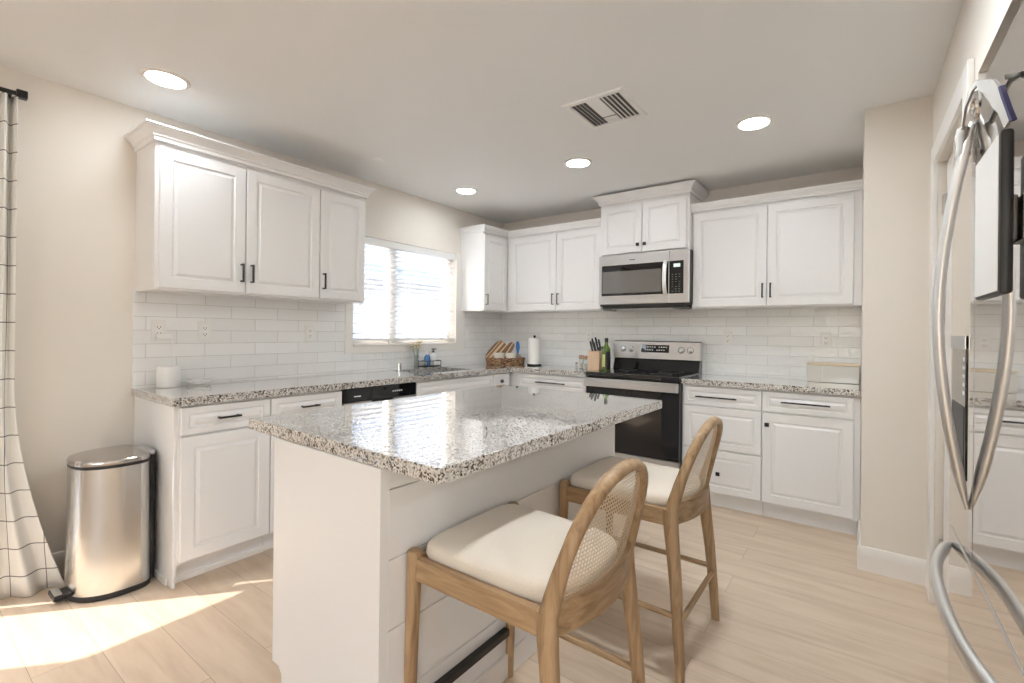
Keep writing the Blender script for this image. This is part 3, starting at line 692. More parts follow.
base_unit('white three-drawer base cabinet right of the range', (xr1, -0.002, 0), 0, w6,
          [('drawer', 0.014, w6 - G, 0.722, 0.853, ('bar', 0.243, 0.786, 0.275)), ('drawer', 0.014, w6 - G, 0.420, 0.712, ('knob', 0.26, 0.566)), ('drawer', 0.014, w6 - G, 0.118, 0.410, ('knob', 0.26, 0.255))])
w7 = XS - 2.69 - 0.001
base_unit('white base cabinet beside the wall stub, one drawer over one wide door', (2.69, -0.002, 0), 0, w7,
          [('drawer', G, w7 - 0.034, 0.722, 0.853, ('bar', 0.25, 0.793, 0.27)), ('door', G, w7 - 0.034, 0.118, 0.712, ('knob', 0.033, 0.637))])

# --- dishwasher
dw = thing('dishwasher', 'stainless dishwasher with black control panel beside the sink cabinet', 'dishwasher', (0.002, -2.330, 0), R90)
wd = 0.585
B(0, wd, -BD + 0.01, -0.05, 0.10, 0.858).build('tub_box', M['darkgrey'], dw)
m_ = MB(); m_.box(0.004, wd - 0.004, -(BD + 0.022), -(BD - 0.009), 0.115, 0.772, 0.004); m_.build('door_panel', M['steel'], dw)
cp = B(0.0, wd, -(BD + 0.024), -(BD - 0.009), 0.774, 0.861, 0.003).build('control_panel', M['blackglass'], dw)
m_ = MB(); m_.loft([[(wd * 0.36 + i, -(BD + d), 0.772 - (0.03 if k else 0.0)) for i, d in ((0, 0.0222), (0.0, 0.0235), (0.17, 0.0235), (0.17, 0.0222))] for k in (0, 1)]); m_.build('handle_pocket', M['blackplastic'], dw)
m_ = MB()
for k in range(5): m_.box(0.375 + 0.018 * k, 0.385 + 0.018 * k, -(BD + 0.0246), -(BD + 0.024), 0.812, 0.822)
m_.build('indicator_marks', M['screen'], cp)
B(0.075, 0.125, -(BD + 0.0246), -(BD + 0.024), 0.806, 0.813).build('maker_badge', M['screen'], cp)
B(0.0, wd, -(BD - 0.05), -(BD - 0.07), 0, 0.10).build('toe_kick', M['blackplastic'], dw)

# ------------------------------------------------------------------ counters
SX0, SX1, SY0, SY1 = 0.13, 0.50, -1.60, -1.02
m_ = MB()
def slab_with_hole(mb, outer, hole, z0, z1):
    bm = mb.bm
    for z, flip in ((z1, False), (z0, True)):
        vo = [bm.verts.new((x, y, z)) for x, y in outer]; vh = [bm.verts.new((x, y, z)) for x, y in hole]
        es = [bm.edges.new((vo[i], vo[(i + 1) % len(vo)])) for i in range(len(vo))] + [bm.edges.new((vh[i], vh[(i + 1) % len(vh)])) for i in range(len(vh))]
        bmesh.ops.triangle_fill(bm, use_beauty=True, use_dissolve=False, edges=es)
        if flip: lo = (vo, vh)
        else: hi = (vo, vh)
    for a, b_ in zip(hi, lo):
        for i in range(len(a)):
            j = (i + 1) % len(a); bm.faces.new((a[i], a[j], b_[j], b_[i]))
outer = [(0.009, -3.216), (CD, -3.216), (CD, -CD - 0.025), (CD + 0.025, -CD), (1.379, -CD), (1.379, -0.009), (0.009, -0.009)]
rc = 0.03
hole = []
for cx_, cy_, a0 in ((SX1 - rc, SY1 - rc, 0), (SX0 + rc, SY1 - rc, 90), (SX0 + rc, SY0 + rc, 180), (SX1 - rc, SY0 + rc, 270)):
    for k in range(4):
        a = math.radians(a0 + 30 * k); hole.append((cx_ + rc * math.cos(a), cy_ + rc * math.sin(a)))
slab_with_hole(m_, outer, hole, CT - CTH, CT)
tag(m_.build('countertop', M['granite'], None), 'speckled granite worktop running under the window around the corner to the range', 'countertop')
m_ = MB(); m_.box(2.158, XS - 0.002, -CD, -0.009, CT - CTH, CT, 0.003)
tag(m_.build('countertop', M['granite'], None), 'speckled granite worktop between the range and the wall stub', 'countertop')
# sink bowl
m_ = MB()
lp = []
for ins, z in ((-0.012, CT - CTH - 0.0005), (-0.012, CT - CTH - 0.004), (0.004, CT - CTH - 0.004), (0.008, 0.735), (0.03, 0.715)):
    lp.append([(x + (ins if x < 0.3 else -ins), y + (ins if y < -1.31 else -ins), z) for x, y in hole])
m_.loft(lp, cap0=False)
tag(m_.build('sink', M['steelsink'], None), 'undermount steel sink cut into the worktop under the window', 'sink')

# ------------------------------------------------------------------ island
ISL = math.radians(-1.2814)
IO = Vector((2.3922, -3.2442, 0))
isl = thing('kitchen_island', 'white kitchen island cabinet with shiplap side under the granite slab', 'island', tuple(IO), ISL)
bx0, bx1, by0, by1 = 1.566 - 2.3922, 2.176 - 2.3922, 0.0, 1.41 - 0.02
itop = CT - CTH - 0.001
B(bx0 + 0.022, bx1 - 0.020, by0 + 0.02, by1, 0.105, itop).build('carcass', M['cab'], isl)
# end panel with the toe-kick notch at its lower left
poly = [(bx0 + 0.022, 0.105), (bx0 + 0.022, itop), (bx1, itop), (bx1, 0.0), (bx0 + 0.085, 0.0), (bx0 + 0.085, 0.085), (bx0 + 0.065, 0.105)]
m_ = MB(); m_.loft([[(x, yy, z) for x, z in poly] for yy in (by0 - 0.008, by0 + 0.02)]); m_.build('end_panel', M['cab'], isl)
B(bx0 + 0.085, bx0 + 0.10, by0 + 0.02, by1, 0.0, 0.105).build('toe_kick', M['cab'], isl)
# doors and drawers that face the left wall
for k in range(3):
    ya = by0 + 0.002 + k * 0.463; yb = ya + 0.459
    for nm, za, zb in (('drawer_front', 0.722, 0.853), ('door', 0.118, 0.712)):
        m_ = MB(); m_.panel(-yb, -ya, za, zb, 0, 0.02, 0.055 if nm == 'door' else 0.032)
        for v in m_.bm.verts: v.co = Vector((bx0 + 0.022 + v.co.y, -v.co.x, v.co.z))
        d = m_.build(nm, M['cab'], isl, 20)
        m_ = MB(); zc = (za + zb) / 2 if nm != 'door' else zb - 0.05
        m_.box(bx0 - 0.032, bx0 - 0.022, (ya + yb) / 2 - 0.06, (ya + yb) / 2 + 0.06, zc - 0.005, zc + 0.005, 0.002)
        for s_ in (-1, 1): m_.box(bx0 - 0.026, bx0 + 0.003, (ya + yb) / 2 + s_ * 0.05 - 0.004, (ya + yb) / 2 + s_ * 0.05 + 0.004, zc - 0.004, zc + 0.004)
        m_.build('handle', M['black'], d)
# shiplap boards on the seating side
zb_ = [0.0, 0.226, 0.418, 0.61, 0.802, itop]
m_ = MB(); 
for a, b_ in zip(zb_[:-1], zb_[1:]): m_.box(bx1 - 0.012, bx1, by0 + 0.02, by1, a + 0.0012, b_ - 0.0012, 0.0015, 1)
m_.box(bx1 - 0.02, bx1 - 0.011, by0 + 0.02, by1, 0.0, itop)
m_.build('shiplap_side', M['cab'], isl)
m_ = MB(); m_.box(bx1, bx1 + 0.012, by0 + 0.0, by1 + 0.005, 0.0, 0.085, 0.003); m_.build('base_molding', M['trim'], isl)
B(bx0 + 0.04, bx1 - 0.02, by1, by1 + 0.012, 0.0, itop).build('back_panel', M['cab'], isl)
it = thing('island_countertop', 'thick polished granite slab with square edges on top of the island', 'countertop', (IO.x, IO.y, CT - CTH), ISL)
m_ = MB(); m_.box(-1.010, 0.004, -0.006, 1.455, 0, CTH, 0.003); m_.build('slab', M['granite'], it)

# ------------------------------------------------------------------ range
rg = thing('range', 'freestanding stainless electric range with black glass top and oven door', 'range', (xr0 + 0.003, -0.012, 0))
rw = xr1 - xr0 - 0.006
B(0, rw, -0.575, 0.0, 0.06, 0.878, 0.002).build('body', M['darkgrey'], rg)
m_ = MB(); m_.box(0.0, rw, -0.628, -0.06, 0.879, 0.914, 0.006); ckt = m_.build('cooktop', M['blackglass'], rg)
for (cx_, cy_, rr) in ((0.19, -0.45, 0.10), (0.57, -0.45, 0.085), (0.19, -0.20, 0.075), (0.57, -0.20, 0.10)):
    m_ = MB(); m_.tube([(cx_ + rr * math.cos(2 * PI * k / 40), cy_ + rr * math.sin(2 * PI * k / 40), 0.9141) for k in range(40)], 0.0009, 4, closed=True); m_.build('burner_ring', M['darkgrey'], ckt)
od = MB().box(0.003, rw - 0.003, -0.620, -0.576, 0.292, 0.872, 0.005).build('oven_door', M['blackglass'], rg)
m_ = MB(); m_.box(0.12, rw - 0.12, -0.6206, -0.619, 0.37, 0.70, 0.0); m_.build('door_window', M['blackglass'], od)
m_ = MB(); m_.box(0.006, rw - 0.006, -0.640, -0.6195, 0.797, 0.868, 0.007); m_.build('door_trim', M['steel'], od)
m_ = MB(); m_.box(0.004, rw - 0.004, -0.664, -0.648, 0.800, 0.850, 0.006)
for xx in (0.012, rw - 0.037): m_.box(xx, xx + 0.025, -0.655, -0.63, 0.805, 0.845, 0.003)
m_.build('oven_handle', M['steel'], od)
m_ = MB(); m_.box(0.003, rw - 0.003, -0.612, -0.576, 0.075, 0.286, 0.005); m_.build('storage_drawer', M['steel'], rg)
for xx in (0.04, rw - 0.04):
    for yy in (-0.52, -0.06): MB().cyl((xx, yy, 0), (xx, yy, 0.062), 0.018, seg=12).build('foot', M['blackplastic'], rg)
# backguard: black lower band and steel control panel
m_ = MB(); m_.loft([[(x, y, z) for y, z in ((-0.105, 0.912), (-0.070, 1.012), (0.0, 1.012), (0.0, 0.880), (-0.06, 0.880))] for x in (0.006, rw - 0.006)]); m_.build('lower_band', M['blackglass'], rg)
m_ = MB(); m_.loft([[(x, y, z) for y, z in ((-0.086, 1.010), (-0.070, 1.158), (-0.062, 1.166), (0.0, 1.166), (0.0, 1.010))] for x in (0.0, rw)]); pnl = m_.build('control_panel', M['steel'], rg)
def py_(z): return -0.086 + (z - 1.010) * 0.016 / 0.148
for kx in (1.472, 1.549, 1.995, 2.07):
    x = kx - rg.location.x + 0.003; z = 1.091
    m_ = MB(); m_.tube([(x, py_(z), z), (x, py_(z) - 0.004, z), (x, py_(z) - 0.005, z), (x, py_(z) - 0.024, z), (x, py_(z) - 0.027, z)], [0.023, 0.023, 0.019, 0.0165, 0.013], 24)
    m_.box(x - 0.002, x + 0.002, py_(z) - 0.030, py_(z) - 0.02, z - 0.013, z + 0.013)
    kn = m_.build('knob', M['handle'], pnl)
    m_ = MB(); m_.tube([(x, py_(z) + 0.002, z), (x, py_(z) - 0.0035, z)], [0.027, 0.027], 24); m_.build('bezel', M['darkgrey'], kn)
m_ = MB(); m_.loft([[(x, py_(z) - d, z) for x in (0.0,) for z, d in ((1.066, 0.001), (1.066, 0.003), (1.132, 0.003), (1.132, 0.001))] for x in ()] or [[(xx, py_(1.066) - 0.0015, 1.066), (xx, py_(1.132) - 0.0015, 1.132), (xx, py_(1.132) + 0.004, 1.132), (xx, py_(1.066) + 0.004, 1.066)] for xx in (0.262, 0.510)])
dsp = m_.build('display', M['blackglass'], pnl)
m_ = MB()
for r_ in range(2):
    for k in range(11):
        if (k * 7 + r_ * 3) % 5 == 0: continue
        x = 0.275 + k * 0.0205; z = 1.083 + r_ * 0.026
        m_.box(x, x + 0.012, py_(z) - 0.0024, py_(z) - 0.0014, z, z + 0.009)
m_.build('display_marks', M['screen'], dsp)

# ------------------------------------------------------------------ microwave
mw = thing('microwave', 'stainless over-the-range microwave with black window above the range', 'microwave', (xm0 + 0.004, -0.004, 1.462))
mwW, mwH, mwD = xm1 - xm0 + 0.004, 0.428, 0.386
B(0, mwW, -(mwD - 0.03), 0, 0.0, mwH, 0.003).build('body', M['darkgrey'], mw)
ds = 0.615
m_ = MB(); m_.box(0, ds, -mwD, -(mwD - 0.029), 0.012, mwH, 0.006); dr = m_.build('door', M['steel'], mw)
m_ = MB(); m_.box(0.030, ds - 0.004, -(mwD + 0.0015), -(mwD - 0.004), 0.085, mwH - 0.085, 0.001); wnd = m_.build('window', M['blackglass'], dr)
M['mwglass'] = mat('smoked_mesh_glass', (0.13, 0.125, 0.12), 0.12, spec=0.8, coat=1.0, coat_rough=0.05)
m_ = MB(); m_.box(0.036, ds - 0.062, -(mwD + 0.0025), -(mwD + 0.001), 0.105, mwH - 0.138, 0.0005); m_.build('viewing_pane', M['mwglass'], wnd)
B(0.28, 0.33, -(mwD + 0.0006), -(mwD - 0.001), mwH - 0.052, mwH - 0.045).build('maker_badge', M['darkgrey'], dr)
m_ = MB()
hp = [(ds - 0.028, -(mwD + 0.004) - 0.032 * math.sin(PI * k / 12) ** 0.7 if 0 < k < 12 else -(mwD + 0.002), 0.080 + 0.268 * k / 12) for k in range(13)]
m_.tube(hp, 0.016, 12, flat=(0.45, 1.0), ref=(0, -1, 0)); m_.build('handle', M['handle'], dr)
m_ = MB(); m_.box(ds + 0.001, mwW, -mwD, -(mwD - 0.029), 0.012, mwH, 0.006); cpn = m_.build('control_side', M['steel'], mw)
m_ = MB(); m_.box(ds + 0.002, mwW - 0.042, -(mwD + 0.0015), -(mwD - 0.004), 0.085, mwH - 0.085, 0.001); kp = m_.build('keypad', M['blackglass'], cpn)
B(ds + 0.036, ds + 0.088, -(mwD + 0.003), -(mwD + 0.001), mwH - 0.135, mwH - 0.108).build('display', M['lcd'], kp)
m_ = MB()
for r_ in range(8):
    for c_ in range(3):
        if (r_ * 3 + c_) % 7 == 3: continue
        m_.box(ds + 0.022 + c_ * 0.027, ds + 0.034 + c_ * 0.027, -(mwD + 0.0024), -(mwD + 0.001), 0.100 + r_ * 0.019, 0.105 + r_ * 0.019)
m_.build('key_marks', mat('grey_key_marks', (0.22, 0.23, 0.22), 0.5), kp)
m_ = MB(); m_.box(0.02, mwW - 0.02, -(mwD - 0.035), -0.02, -0.022, 0.002, 0.004); m_.build('vent_base', M['blackplastic'], mw)
m_ = MB(); m_.box(0.10, mwW - 0.15, -(mwD - 0.06), -0.06, -0.028, -0.02, 0.003); m_.build('grease_filter', M['steel'], mw)

# ------------------------------------------------------------------ refrigerator
FY0, FY1 = -3.06, -2.145      # near and far edge
fr = thing('refrigerator', 'tall polished stainless refrigerator standing in the right wall alcove', 'refrigerator', (XF, FY0, 0))
fw, FH, FZ = FY1 - FY0, 1.825, 0.672
B(0.075, 0.76, 0.006, fw - 0.006, 0.03, FH - 0.02, 0.004).build('body', M['darkgrey'], fr)
split = fw - 0.345
dfar = MB().box(0, 0.07, split + 0.0015, fw, FZ + 0.003, FH, 0.005, 3).build('door', M['fridge'], fr)
dnear = MB().box(0, 0.07, 0, split - 0.0015, FZ + 0.003, FH, 0.005, 3).build('door', M['fridge'], fr)
dfz = MB().box(0, 0.07, 0, fw, 0.075, FZ - 0.003, 0.005, 3).build('freezer_drawer', M['fridge'], fr)
B(0.03, 0.70, 0.02, fw - 0.02, 0.0, 0.075).build('toe_grille', M['blackplastic'], fr)
# long bowed handle on the far door
hy = -2.440 - FY0
pts = []; N = 28
for k in range(N + 1):
    u = k / N; z = 0.800 + (1.775 - 0.800) * u
    pts.append((-0.002 - 0.062 * (1 - abs(2 * u - 1) ** 1.75), hy - 0.045 * u, z))
m_ = MB(); m_.tube(pts, [(0.007, 0.012, 0.017)[min(k, N - k)] if min(k, N - k) < 3 else 0.0195 for k in range(N + 1)], 16, flat=(0.62, 1.0), ref=(-1, 0, 0)); m_.build('handle', M['handle'], dfar, 60)
# bowed horizontal freezer handle
pts = []
for k in range(N + 1):
    u = k / N; y = fw - 0.050 - (fw - 0.10) * u
    pts.append((-0.004 - 0.062 * (1 - abs(2 * u - 1) ** 2.6), y, 0.622))
m_ = MB(); m_.tube(pts, [(0.010, 0.016)[min(k, N - k)] if min(k, N - k) < 2 else 0.0205 for k in range(N + 1)], 16, flat=(0.62, 1.0), ref=(-1, 0, 0)); m_.build('handle', M['handle'], dfz, 60)
# water and ice dispenser on the far door
dp = B(-0.003, 0.004, fw - 0.258, fw - 0.050, 0.86, 1.20, 0.002).build('dispenser', M['blackglass'], dfar)
B(-0.006, -0.002, fw - 0.260, fw - 0.048, 1.20, 1.235, 0.001).build('dispenser_hood', M['steel'], dp)
B(-0.0042, -0.0028, fw - 0.245, fw - 0.063, 0.875, 1.05, 0.001).build('dispenser_recess', M['blackplastic'], dp)
m_ = MB()
for k in range(5): m_.box(-0.0036, -0.003, fw - 0.248, fw - 0.222, 1.08 + k * 0.022, 1.09 + k * 0.022)
m_.build('button_marks', M['screen'], dp)

# black-framed board on the near door
bd = thing('memo_board', 'black-framed white board mounted on the refrigerator door', 'board', (XF - 0.002, -2.85, 1.305))
m_ = MB(); m_.box(-0.020, 0.0, -0.02, 0.05, 0.10, 0.18, 0.003); m_.build('mount', M['pewter'], bd)
m_ = MB(); m_.box(-0.038, -0.020, -0.097, 0.097, 0.0, 0.275, 0.006); m_.build('frame', M['blackplastic'], bd)
m_ = MB(); m_.box(-0.0392, -0.036, -0.090, 0.092, 0.006, 0.269, 0.001); m_.build('face', M['paperboard'], bd)
for o_ in [bd]: o_.rotation_euler = (0, 0, 0)

# white cloth hung over the top of the refrigerator handle
ct = thing('hanging_cloth', 'white cloth strip with navy edge hung over the top of the refrigerator handle', 'cloth', (0, 0, 0))
def strip(pairs, th=0.0025):
    m_ = MB(); m_.loft([[Vector(a) + Vector((-th, 0, 0)), Vector(b_) + Vector((-th, 0, 0)), Vector(b_) + Vector((th, 0, 0)), Vector(a) + Vector((th, 0, 0))] for a, b_ in pairs]); return m_
strip([((3.424, -2.690, 1.772), (3.424, -2.698, 1.758)), ((3.405, -2.701, 1.767), (3.405, -2.712, 1.752)), ((3.403, -2.795, 1.729), (3.403, -2.778, 1.709)), ((3.405, -2.852, 1.703), (3.405, -2.822, 1.677)), ((3.404, -2.897, 1.673), (3.403, -2.869, 1.645)),
       ((3.403, -2.932, 1.637), (3.403, -2.906, 1.622)), ((3.405, -2.977, 1.583), (3.405, -2.940, 1.582))]).build('drape', M['cloth'], ct, 60)
strip([((3.402, -2.929, 1.659), (3.402, -2.915, 1.662)), ((3.402, -2.955, 1.629), (3.402, -2.936, 1.636)), ((3.403, -2.981, 1.596), (3.403, -2.963, 1.603)), ((3.404, -2.999, 1.574), (3.404, -2.982, 1.577))], 0.003).build('edge_band', M['navy'], ct, 60)
m_ = MB(); m_.lathe([(0.013, 0.0), (0.017, 0.008), (0.014, 0.030), (0.0175, 0.052), (0.013, 0.072), (0.006, 0.078)], seg=14, sx=0.9); m_.build('knotted_end', M['cloth'], ct, 50, loc=(3.414, -2.481, 1.672))
strip([((3.412, -2.480, 1.750), (3.412, -2.482, 1.735)), ((3.408, -2.56, 1.778), (3.408, -2.565, 1.766)), ((3.408, -2.64, 1.783), (3.408, -2.645, 1.771)), ((3.406, -2.705, 1.767), (3.406, -2.71, 1.755))]).build('tie', M['cloth'], ct, 60)
m_ = MB(); m_.tube([(3.394, -2.765 + 0.026 * math.cos(2 * PI * k / 16), 1.690 + 0.026 * math.sin(2 * PI * k / 16)) for k in range(16)], 0.005, 8, closed=True); m_.build('ring', M['chrome'], ct)

# cabinet above the refrigerator, inside the alcove
oc = thing('wall_cabinet', 'white cabinet above the refrigerator inside the alcove', 'cabinet', (3.575, AY1 - 0.004, 2.022), -R90)
ow = AY1 - AY0 - 0.008
B(0, ow, 0.021, 0.60, 0, CEIL - 2.022 - 0.004, 0.001).build('carcass', M['cab'], oc)
for i in range(2):
    m_ = MB(); m_.panel(0.004 + i * ow / 2, ow / 2 - 0.004 + i * ow / 2, 0.006, CEIL - 2.022 - 0.012, 0.021, 0.02, 0.05); m_.build('door', M['cab'], oc, 20)

# ------------------------------------------------------------------ stools
def make_stool(label, loc, rz):
    t = thing('counter_stool', label, 'stool', loc, rz, 'oak counter stools at the island')
    a, w, b_, wr = 0.220, 0.222, 0.222, 0.207
    # front legs: round posts whose tops stand proud of the seat rail
    for s in (-1, 1):
        m_ = MB(); m_.tube([(-0.232, s * 0.226, 0), (-0.228, s * 0.225, 0.30), (-a, s * w, 0.600), (-a, s * w, 0.617), (-a, s * w, 0.621)], [0.0145, 0.0185, 0.021, 0.021, 0.017], 16); m_.build('leg', M['oakz'], t)
    # rear legs sweep up into the bent back frame
    def fx(z): return 0.218 + 0.097 * max(0, (z - 0.58) / 0.326) ** 1.08
    for s in (-1, 1):
        m_ = MB(); m_.tube([(0.269, s * 0.239, 0.0), (0.262, s * 0.233, 0.12), (0.246, s * 0.222, 0.32), (0.228, s * 0.212, 0.48), (0.219, s * 0.208, 0.555), (0.218, s * 0.207, 0.60)], [0.0145, 0.0165, 0.0195, 0.0222, 0.0245, 0.0235], 16, flat=(1.15, 0.86), ref=(1, 0, 0)); m_.build('leg', M['oakz'], t)
    # arch profile: half width against height
    prof = [(0.585, 0.207), (0.63, 0.206), (0.68, 0.203), (0.73, 0.196), (0.775, 0.184), (0.813, 0.166), (0.845, 0.142), (0.869, 0.112), (0.886, 0.076), (0.895, 0.038)]
    path = [(fx(z), -y, z) for z, y in prof] + [(fx(0.898), 0, 0.898)] + [(fx(z), y, z) for z, y in prof[::-1]]
    m_ = MB(); m_.tube(path, [0.0245, 0.0225, 0.0205] + [0.0182] * (len(path) - 6) + [0.0205, 0.0225, 0.0245], 16, flat=(1.0, 0.82), ref=(0.92, 0, -0.38)); m_.build('back_frame', M['oakz'], t, 60)
    # seat rails
    for s in (-1, 1):
        m_ = MB(); zz0, zz1 = 0.543, 0.602
        m_.loft([[(x, s * (yc - 0.011), zz0 + dz), (x, s * (yc + 0.011), zz0 + dz), (x, s * (yc + 0.011), zz1 + dz), (x, s * (yc - 0.011), zz1 + dz)] for x, yc, dz in ((-a + 0.012, w - 0.002, 0), (b_ - 0.008, wr - 0.002, -0.004))]); m_.build('seat_rail', M['oakx'], t)
    B(-a - 0.010, -a + 0.012, -w + 0.015, w - 0.015, 0.543, 0.602, 0.003).build('seat_rail', M['oaky'], t)
    loops = []
    for k in range(17):
        y = -wr + 0.01 + (2 * wr - 0.02) * k / 16; xb = b_ + 0.048 * (1 - (y / wr) ** 2)
        loops.append([(xb - 0.012, y, 0.545), (xb + 0.012, y, 0.545), (xb + 0.014, y, 0.622), (xb - 0.010, y, 0.622)])
    m_ = MB(); m_.loft(loops); m_.build('seat_rail', M['oaky'], t)
    # woven cane sheet inside the arch
    m_ = MB(); bm = m_.bm; uvl = bm.loops.layers.uv.new('UVMap')
    NU, NV = 18, 16; grid = []
    zs = [0.612 + (0.884 - 0.612) * (j / NV) for j in range(NV + 1)]
    def half(z):
        for (z0, y0), (z1, y1) in zip(prof[:-1], prof[1:]):
            if z0 <= z <= z1: return y0 + (y1 - y0) * (z - z0) / (z1 - z0)
        return prof[-1][1]
    for z in zs:
        hwid = max(0.02, half(z) - 0.006)
        row = []
        for i in range(NU + 1):
            y = -hwid + 2 * hwid * i / NU
            bow = 0.040 * (1 - (y / hwid) ** 2) * max(0.0, (0.90 - z) / 0.29)
            row.append(((fx(z) + bow, y, z), (y, z * 1.05)))
        grid.append(row)
    vs = [[bm.verts.new(p) for p, _ in r] for r in grid]
    for j in range(NV):
        for i in range(NU):
            f = bm.faces.new((vs[j][i], vs[j][i + 1], vs[j + 1][i + 1], vs[j + 1][i]))
            for lp_, (jj, ii) in zip(f.loops, ((j, i), (j, i + 1), (j + 1, i + 1), (j + 1, i))): lp_[uvl].uv = grid[jj][ii][1]
    m_.build('cane_panel', M['cane'], t)
    # upholstered seat
    m_ = MB(); loops = []
    n = 64
    for sc, z in ((0.93, 0.588), (0.985, 0.592), (1.0, 0.606), (0.992, 0.622), (0.965, 0.633), (0.90, 0.641), (0.75, 0.648), (0.5, 0.653), (0.25, 0.655), (0.02, 0.6555)):
        lp_ = []
        for k in range(n):
            th = 2 * PI * k / n; c, s = math.cos(th), math.sin(th); e = 2 / 7.0
            x = 0.222 * sc * abs(c) ** e * (1 if c > 0 else -1); y = 0.200 * sc * abs(s) ** e * (1 if s > 0 else -1)
            if x > 0: x += 0.036 * (1 - (y / 0.205) ** 2) * (x / 0.222)
            y *= 1.0 - 0.045 * (x / 0.222)
            lp_.append((x - 0.010, y, z))
        loops.append(lp_)
    m_.loft(loops); m_.build('seat_cushion', M['boucle'], t, 60)
    # stretchers
    for s in (-1, 1):
        m_ = MB(); m_.tube([(-0.228, s * 0.225, 0.232), (0.253, s * 0.227, 0.232)], 0.0105, 12); m_.build('stretcher', M['oakx'], t)
    m_ = MB(); m_.tube([(0.256, -0.229, 0.205), (0.256, 0.229, 0.205)], 0.0105, 12); m_.build('stretcher', M['oaky'], t)
    m_ = MB(); m_.box(-0.238, -0.220, -0.215, 0.215, 0.160, 0.178, 0.003); ft = m_.build('footrest', M['oaky'], t)
    m_ = MB(); m_.box(-0.241, -0.217, -0.205, 0.205, 0.1765, 0.1815, 0.0015); m_.box(-0.241, -0.2375, -0.205, 0.205, 0.158, 0.178, 0.001); m_.box(-0.2205, -0.217, -0.205, 0.205, 0.158, 0.178, 0.001); m_.build('kick_plate', M['black'], ft)
    return t
s1 = make_stool('oak counter stool with cane back nearest the camera, at the near end of the island', (2.423, -2.930, 0), math.radians(-1.16))
s2 = copy_tree(s1); s2.location = (2.445, -2.153, 0); s2.rotation_euler = (0, 0, math.radians(-0.53))
s2['label'] = 'oak counter stool with cane back farther from the camera, in front of the range'

# ------------------------------------------------------------------ trash can
tc_ = thing('trash_can', 'tall stainless step trash can against the left wall', 'trash can', (0.275, -3.335, 0))
def can_outline(sc=1.0, n=64):
    o = []
    for k in range(n):
        th = 2 * PI * k / n; c, s = math.cos(th), math.sin(th)
        x = 0.180 * abs(c) ** (2 / 2.5) * (1 if c > 0 else -1)
        y = -0.178 * abs(s) ** (2 / 2.1) if s < 0 else 0.112 * abs(s) ** (2 / 4.5)
        o.append((x * sc, (y + 0.02) * sc - 0.02))
    return o
def can_loft(rows):
    m_ = MB(); m_.loft([[(x, y, z) for x, y in can_outline(sc)] for sc, z in rows]); return m_
can_loft([(0.97, 0.0), (1.0, 0.004), (1.0, 0.022), (0.985, 0.027)]).build('base_ring', M['blackplastic'], tc_)
can_loft([(0.965, 0.024), (0.985, 0.027), (0.955, 0.592), (0.94, 0.594)]).build('body', M['cansteel'], tc_, 50)
can_loft([(0.945, 0.592), (0.960, 0.594), (0.960, 0.604), (0.945, 0.606)]).build('rim', M['blackplastic'], tc_)
can_loft([(0.955, 0.605), (0.972, 0.608), (0.972, 0.620), (0.945, 0.629), (0.85, 0.632), (0.5, 0.634), (0.05, 0.634)]).build('lid', M['lidsteel'], tc_, 50)
m_ = MB(); m_.box(-0.10, 0.11, 0.090, 0.121, 0.0, 0.612, 0.008); m_.build('hinge_housing', M['blackplastic'], tc_)
m_ = MB(); m_.box(-0.06, 0.10, 0.080, 0.122, 0.606, 0.634, 0.008); m_.build('hinge_cap', M['steel'], tc_)
m_ = MB(); m_.loft([[(-0.045 + dx, yy, zz) for dx, zz in ((0, 0.018), (0.09, 0.018), (0.09, 0.034), (0, 0.034))] for yy in (-0.165, -0.215)]); m_.box(-0.055, 0.055, -0.226, -0.190, 0.016, 0.042, 0.008); pd = m_.build('pedal', M['blackplastic'], tc_)
B(-0.045, 0.045, -0.221, -0.195, 0.040, 0.046, 0.002).build('pedal_pad', M['steel'], pd)

# ------------------------------------------------------------------ curtain and rod
cu = thing('curtain', 'white checked curtain hanging beside the sliding door', 'curtain', (0.0, -3.72, 0))
m_ = MB(); bm = m_.bm; uvl = bm.loops.layers.uv.new('UVMap')
NZ, NX = 30, 72; rows = []
for j in range(NZ + 1):
    v = j / NZ; z = 0.004 + 2.272 * v
    fl = max(0, 1 - v / 0.42) ** 1.7
    right = 0.066 + 0.165 * fl; left = -0.015 - 0.01 * fl
    row = []; acc = 0; pp = None
    for i in range(NX + 1):
        u = i / NX
        y = left + (right - left) * u + 0.0
        x = 0.078 + 0.055 * fl * u + (0.026 + 0.004 * fl) * math.sin(u * 2 * PI * 2.1 + 0.6 + 0.5 * math.sin(3 * v)) * (0.75 + 0.25 * math.sin(5 * v + u * 4))
        p = Vector((x, y, z))
        if pp is not None: acc += (p - pp).length
        pp = p; row.append((p, (acc * 1.25, z)))
    rows.append(row)
vs = [[bm.verts.new(p) for p, _ in r] for r in rows]
for j in range(NZ):
    for i in range(NX):
        f = bm.faces.new((vs[j][i], vs[j][i + 1], vs[j + 1][i + 1], vs[j + 1][i]))
        for l_, (jj, ii) in zip(f.loops, ((j, i), (j, i + 1), (j + 1, i + 1), (j + 1, i))): l_[uvl].uv = rows[jj][ii][1]
co = m_.build('fabric', M['curtain'], cu, 80)
sm = co.modifiers.new('thickness', 'SOLIDIFY'); sm.thickness = 0.002
rd = thing('curtain_rod', 'black curtain rod with square end above the curtain', 'curtain rod', (0.085, -3.72, 2.290))
MB().cyl((0, -2.3, 0), (0, 0.070, 0), 0.010, seg=14).build('rod', M['black'], rd)
B(-0.018, 0.018, 0.062, 0.098, -0.018, 0.018, 0.003).build('finial', M['black'], rd)
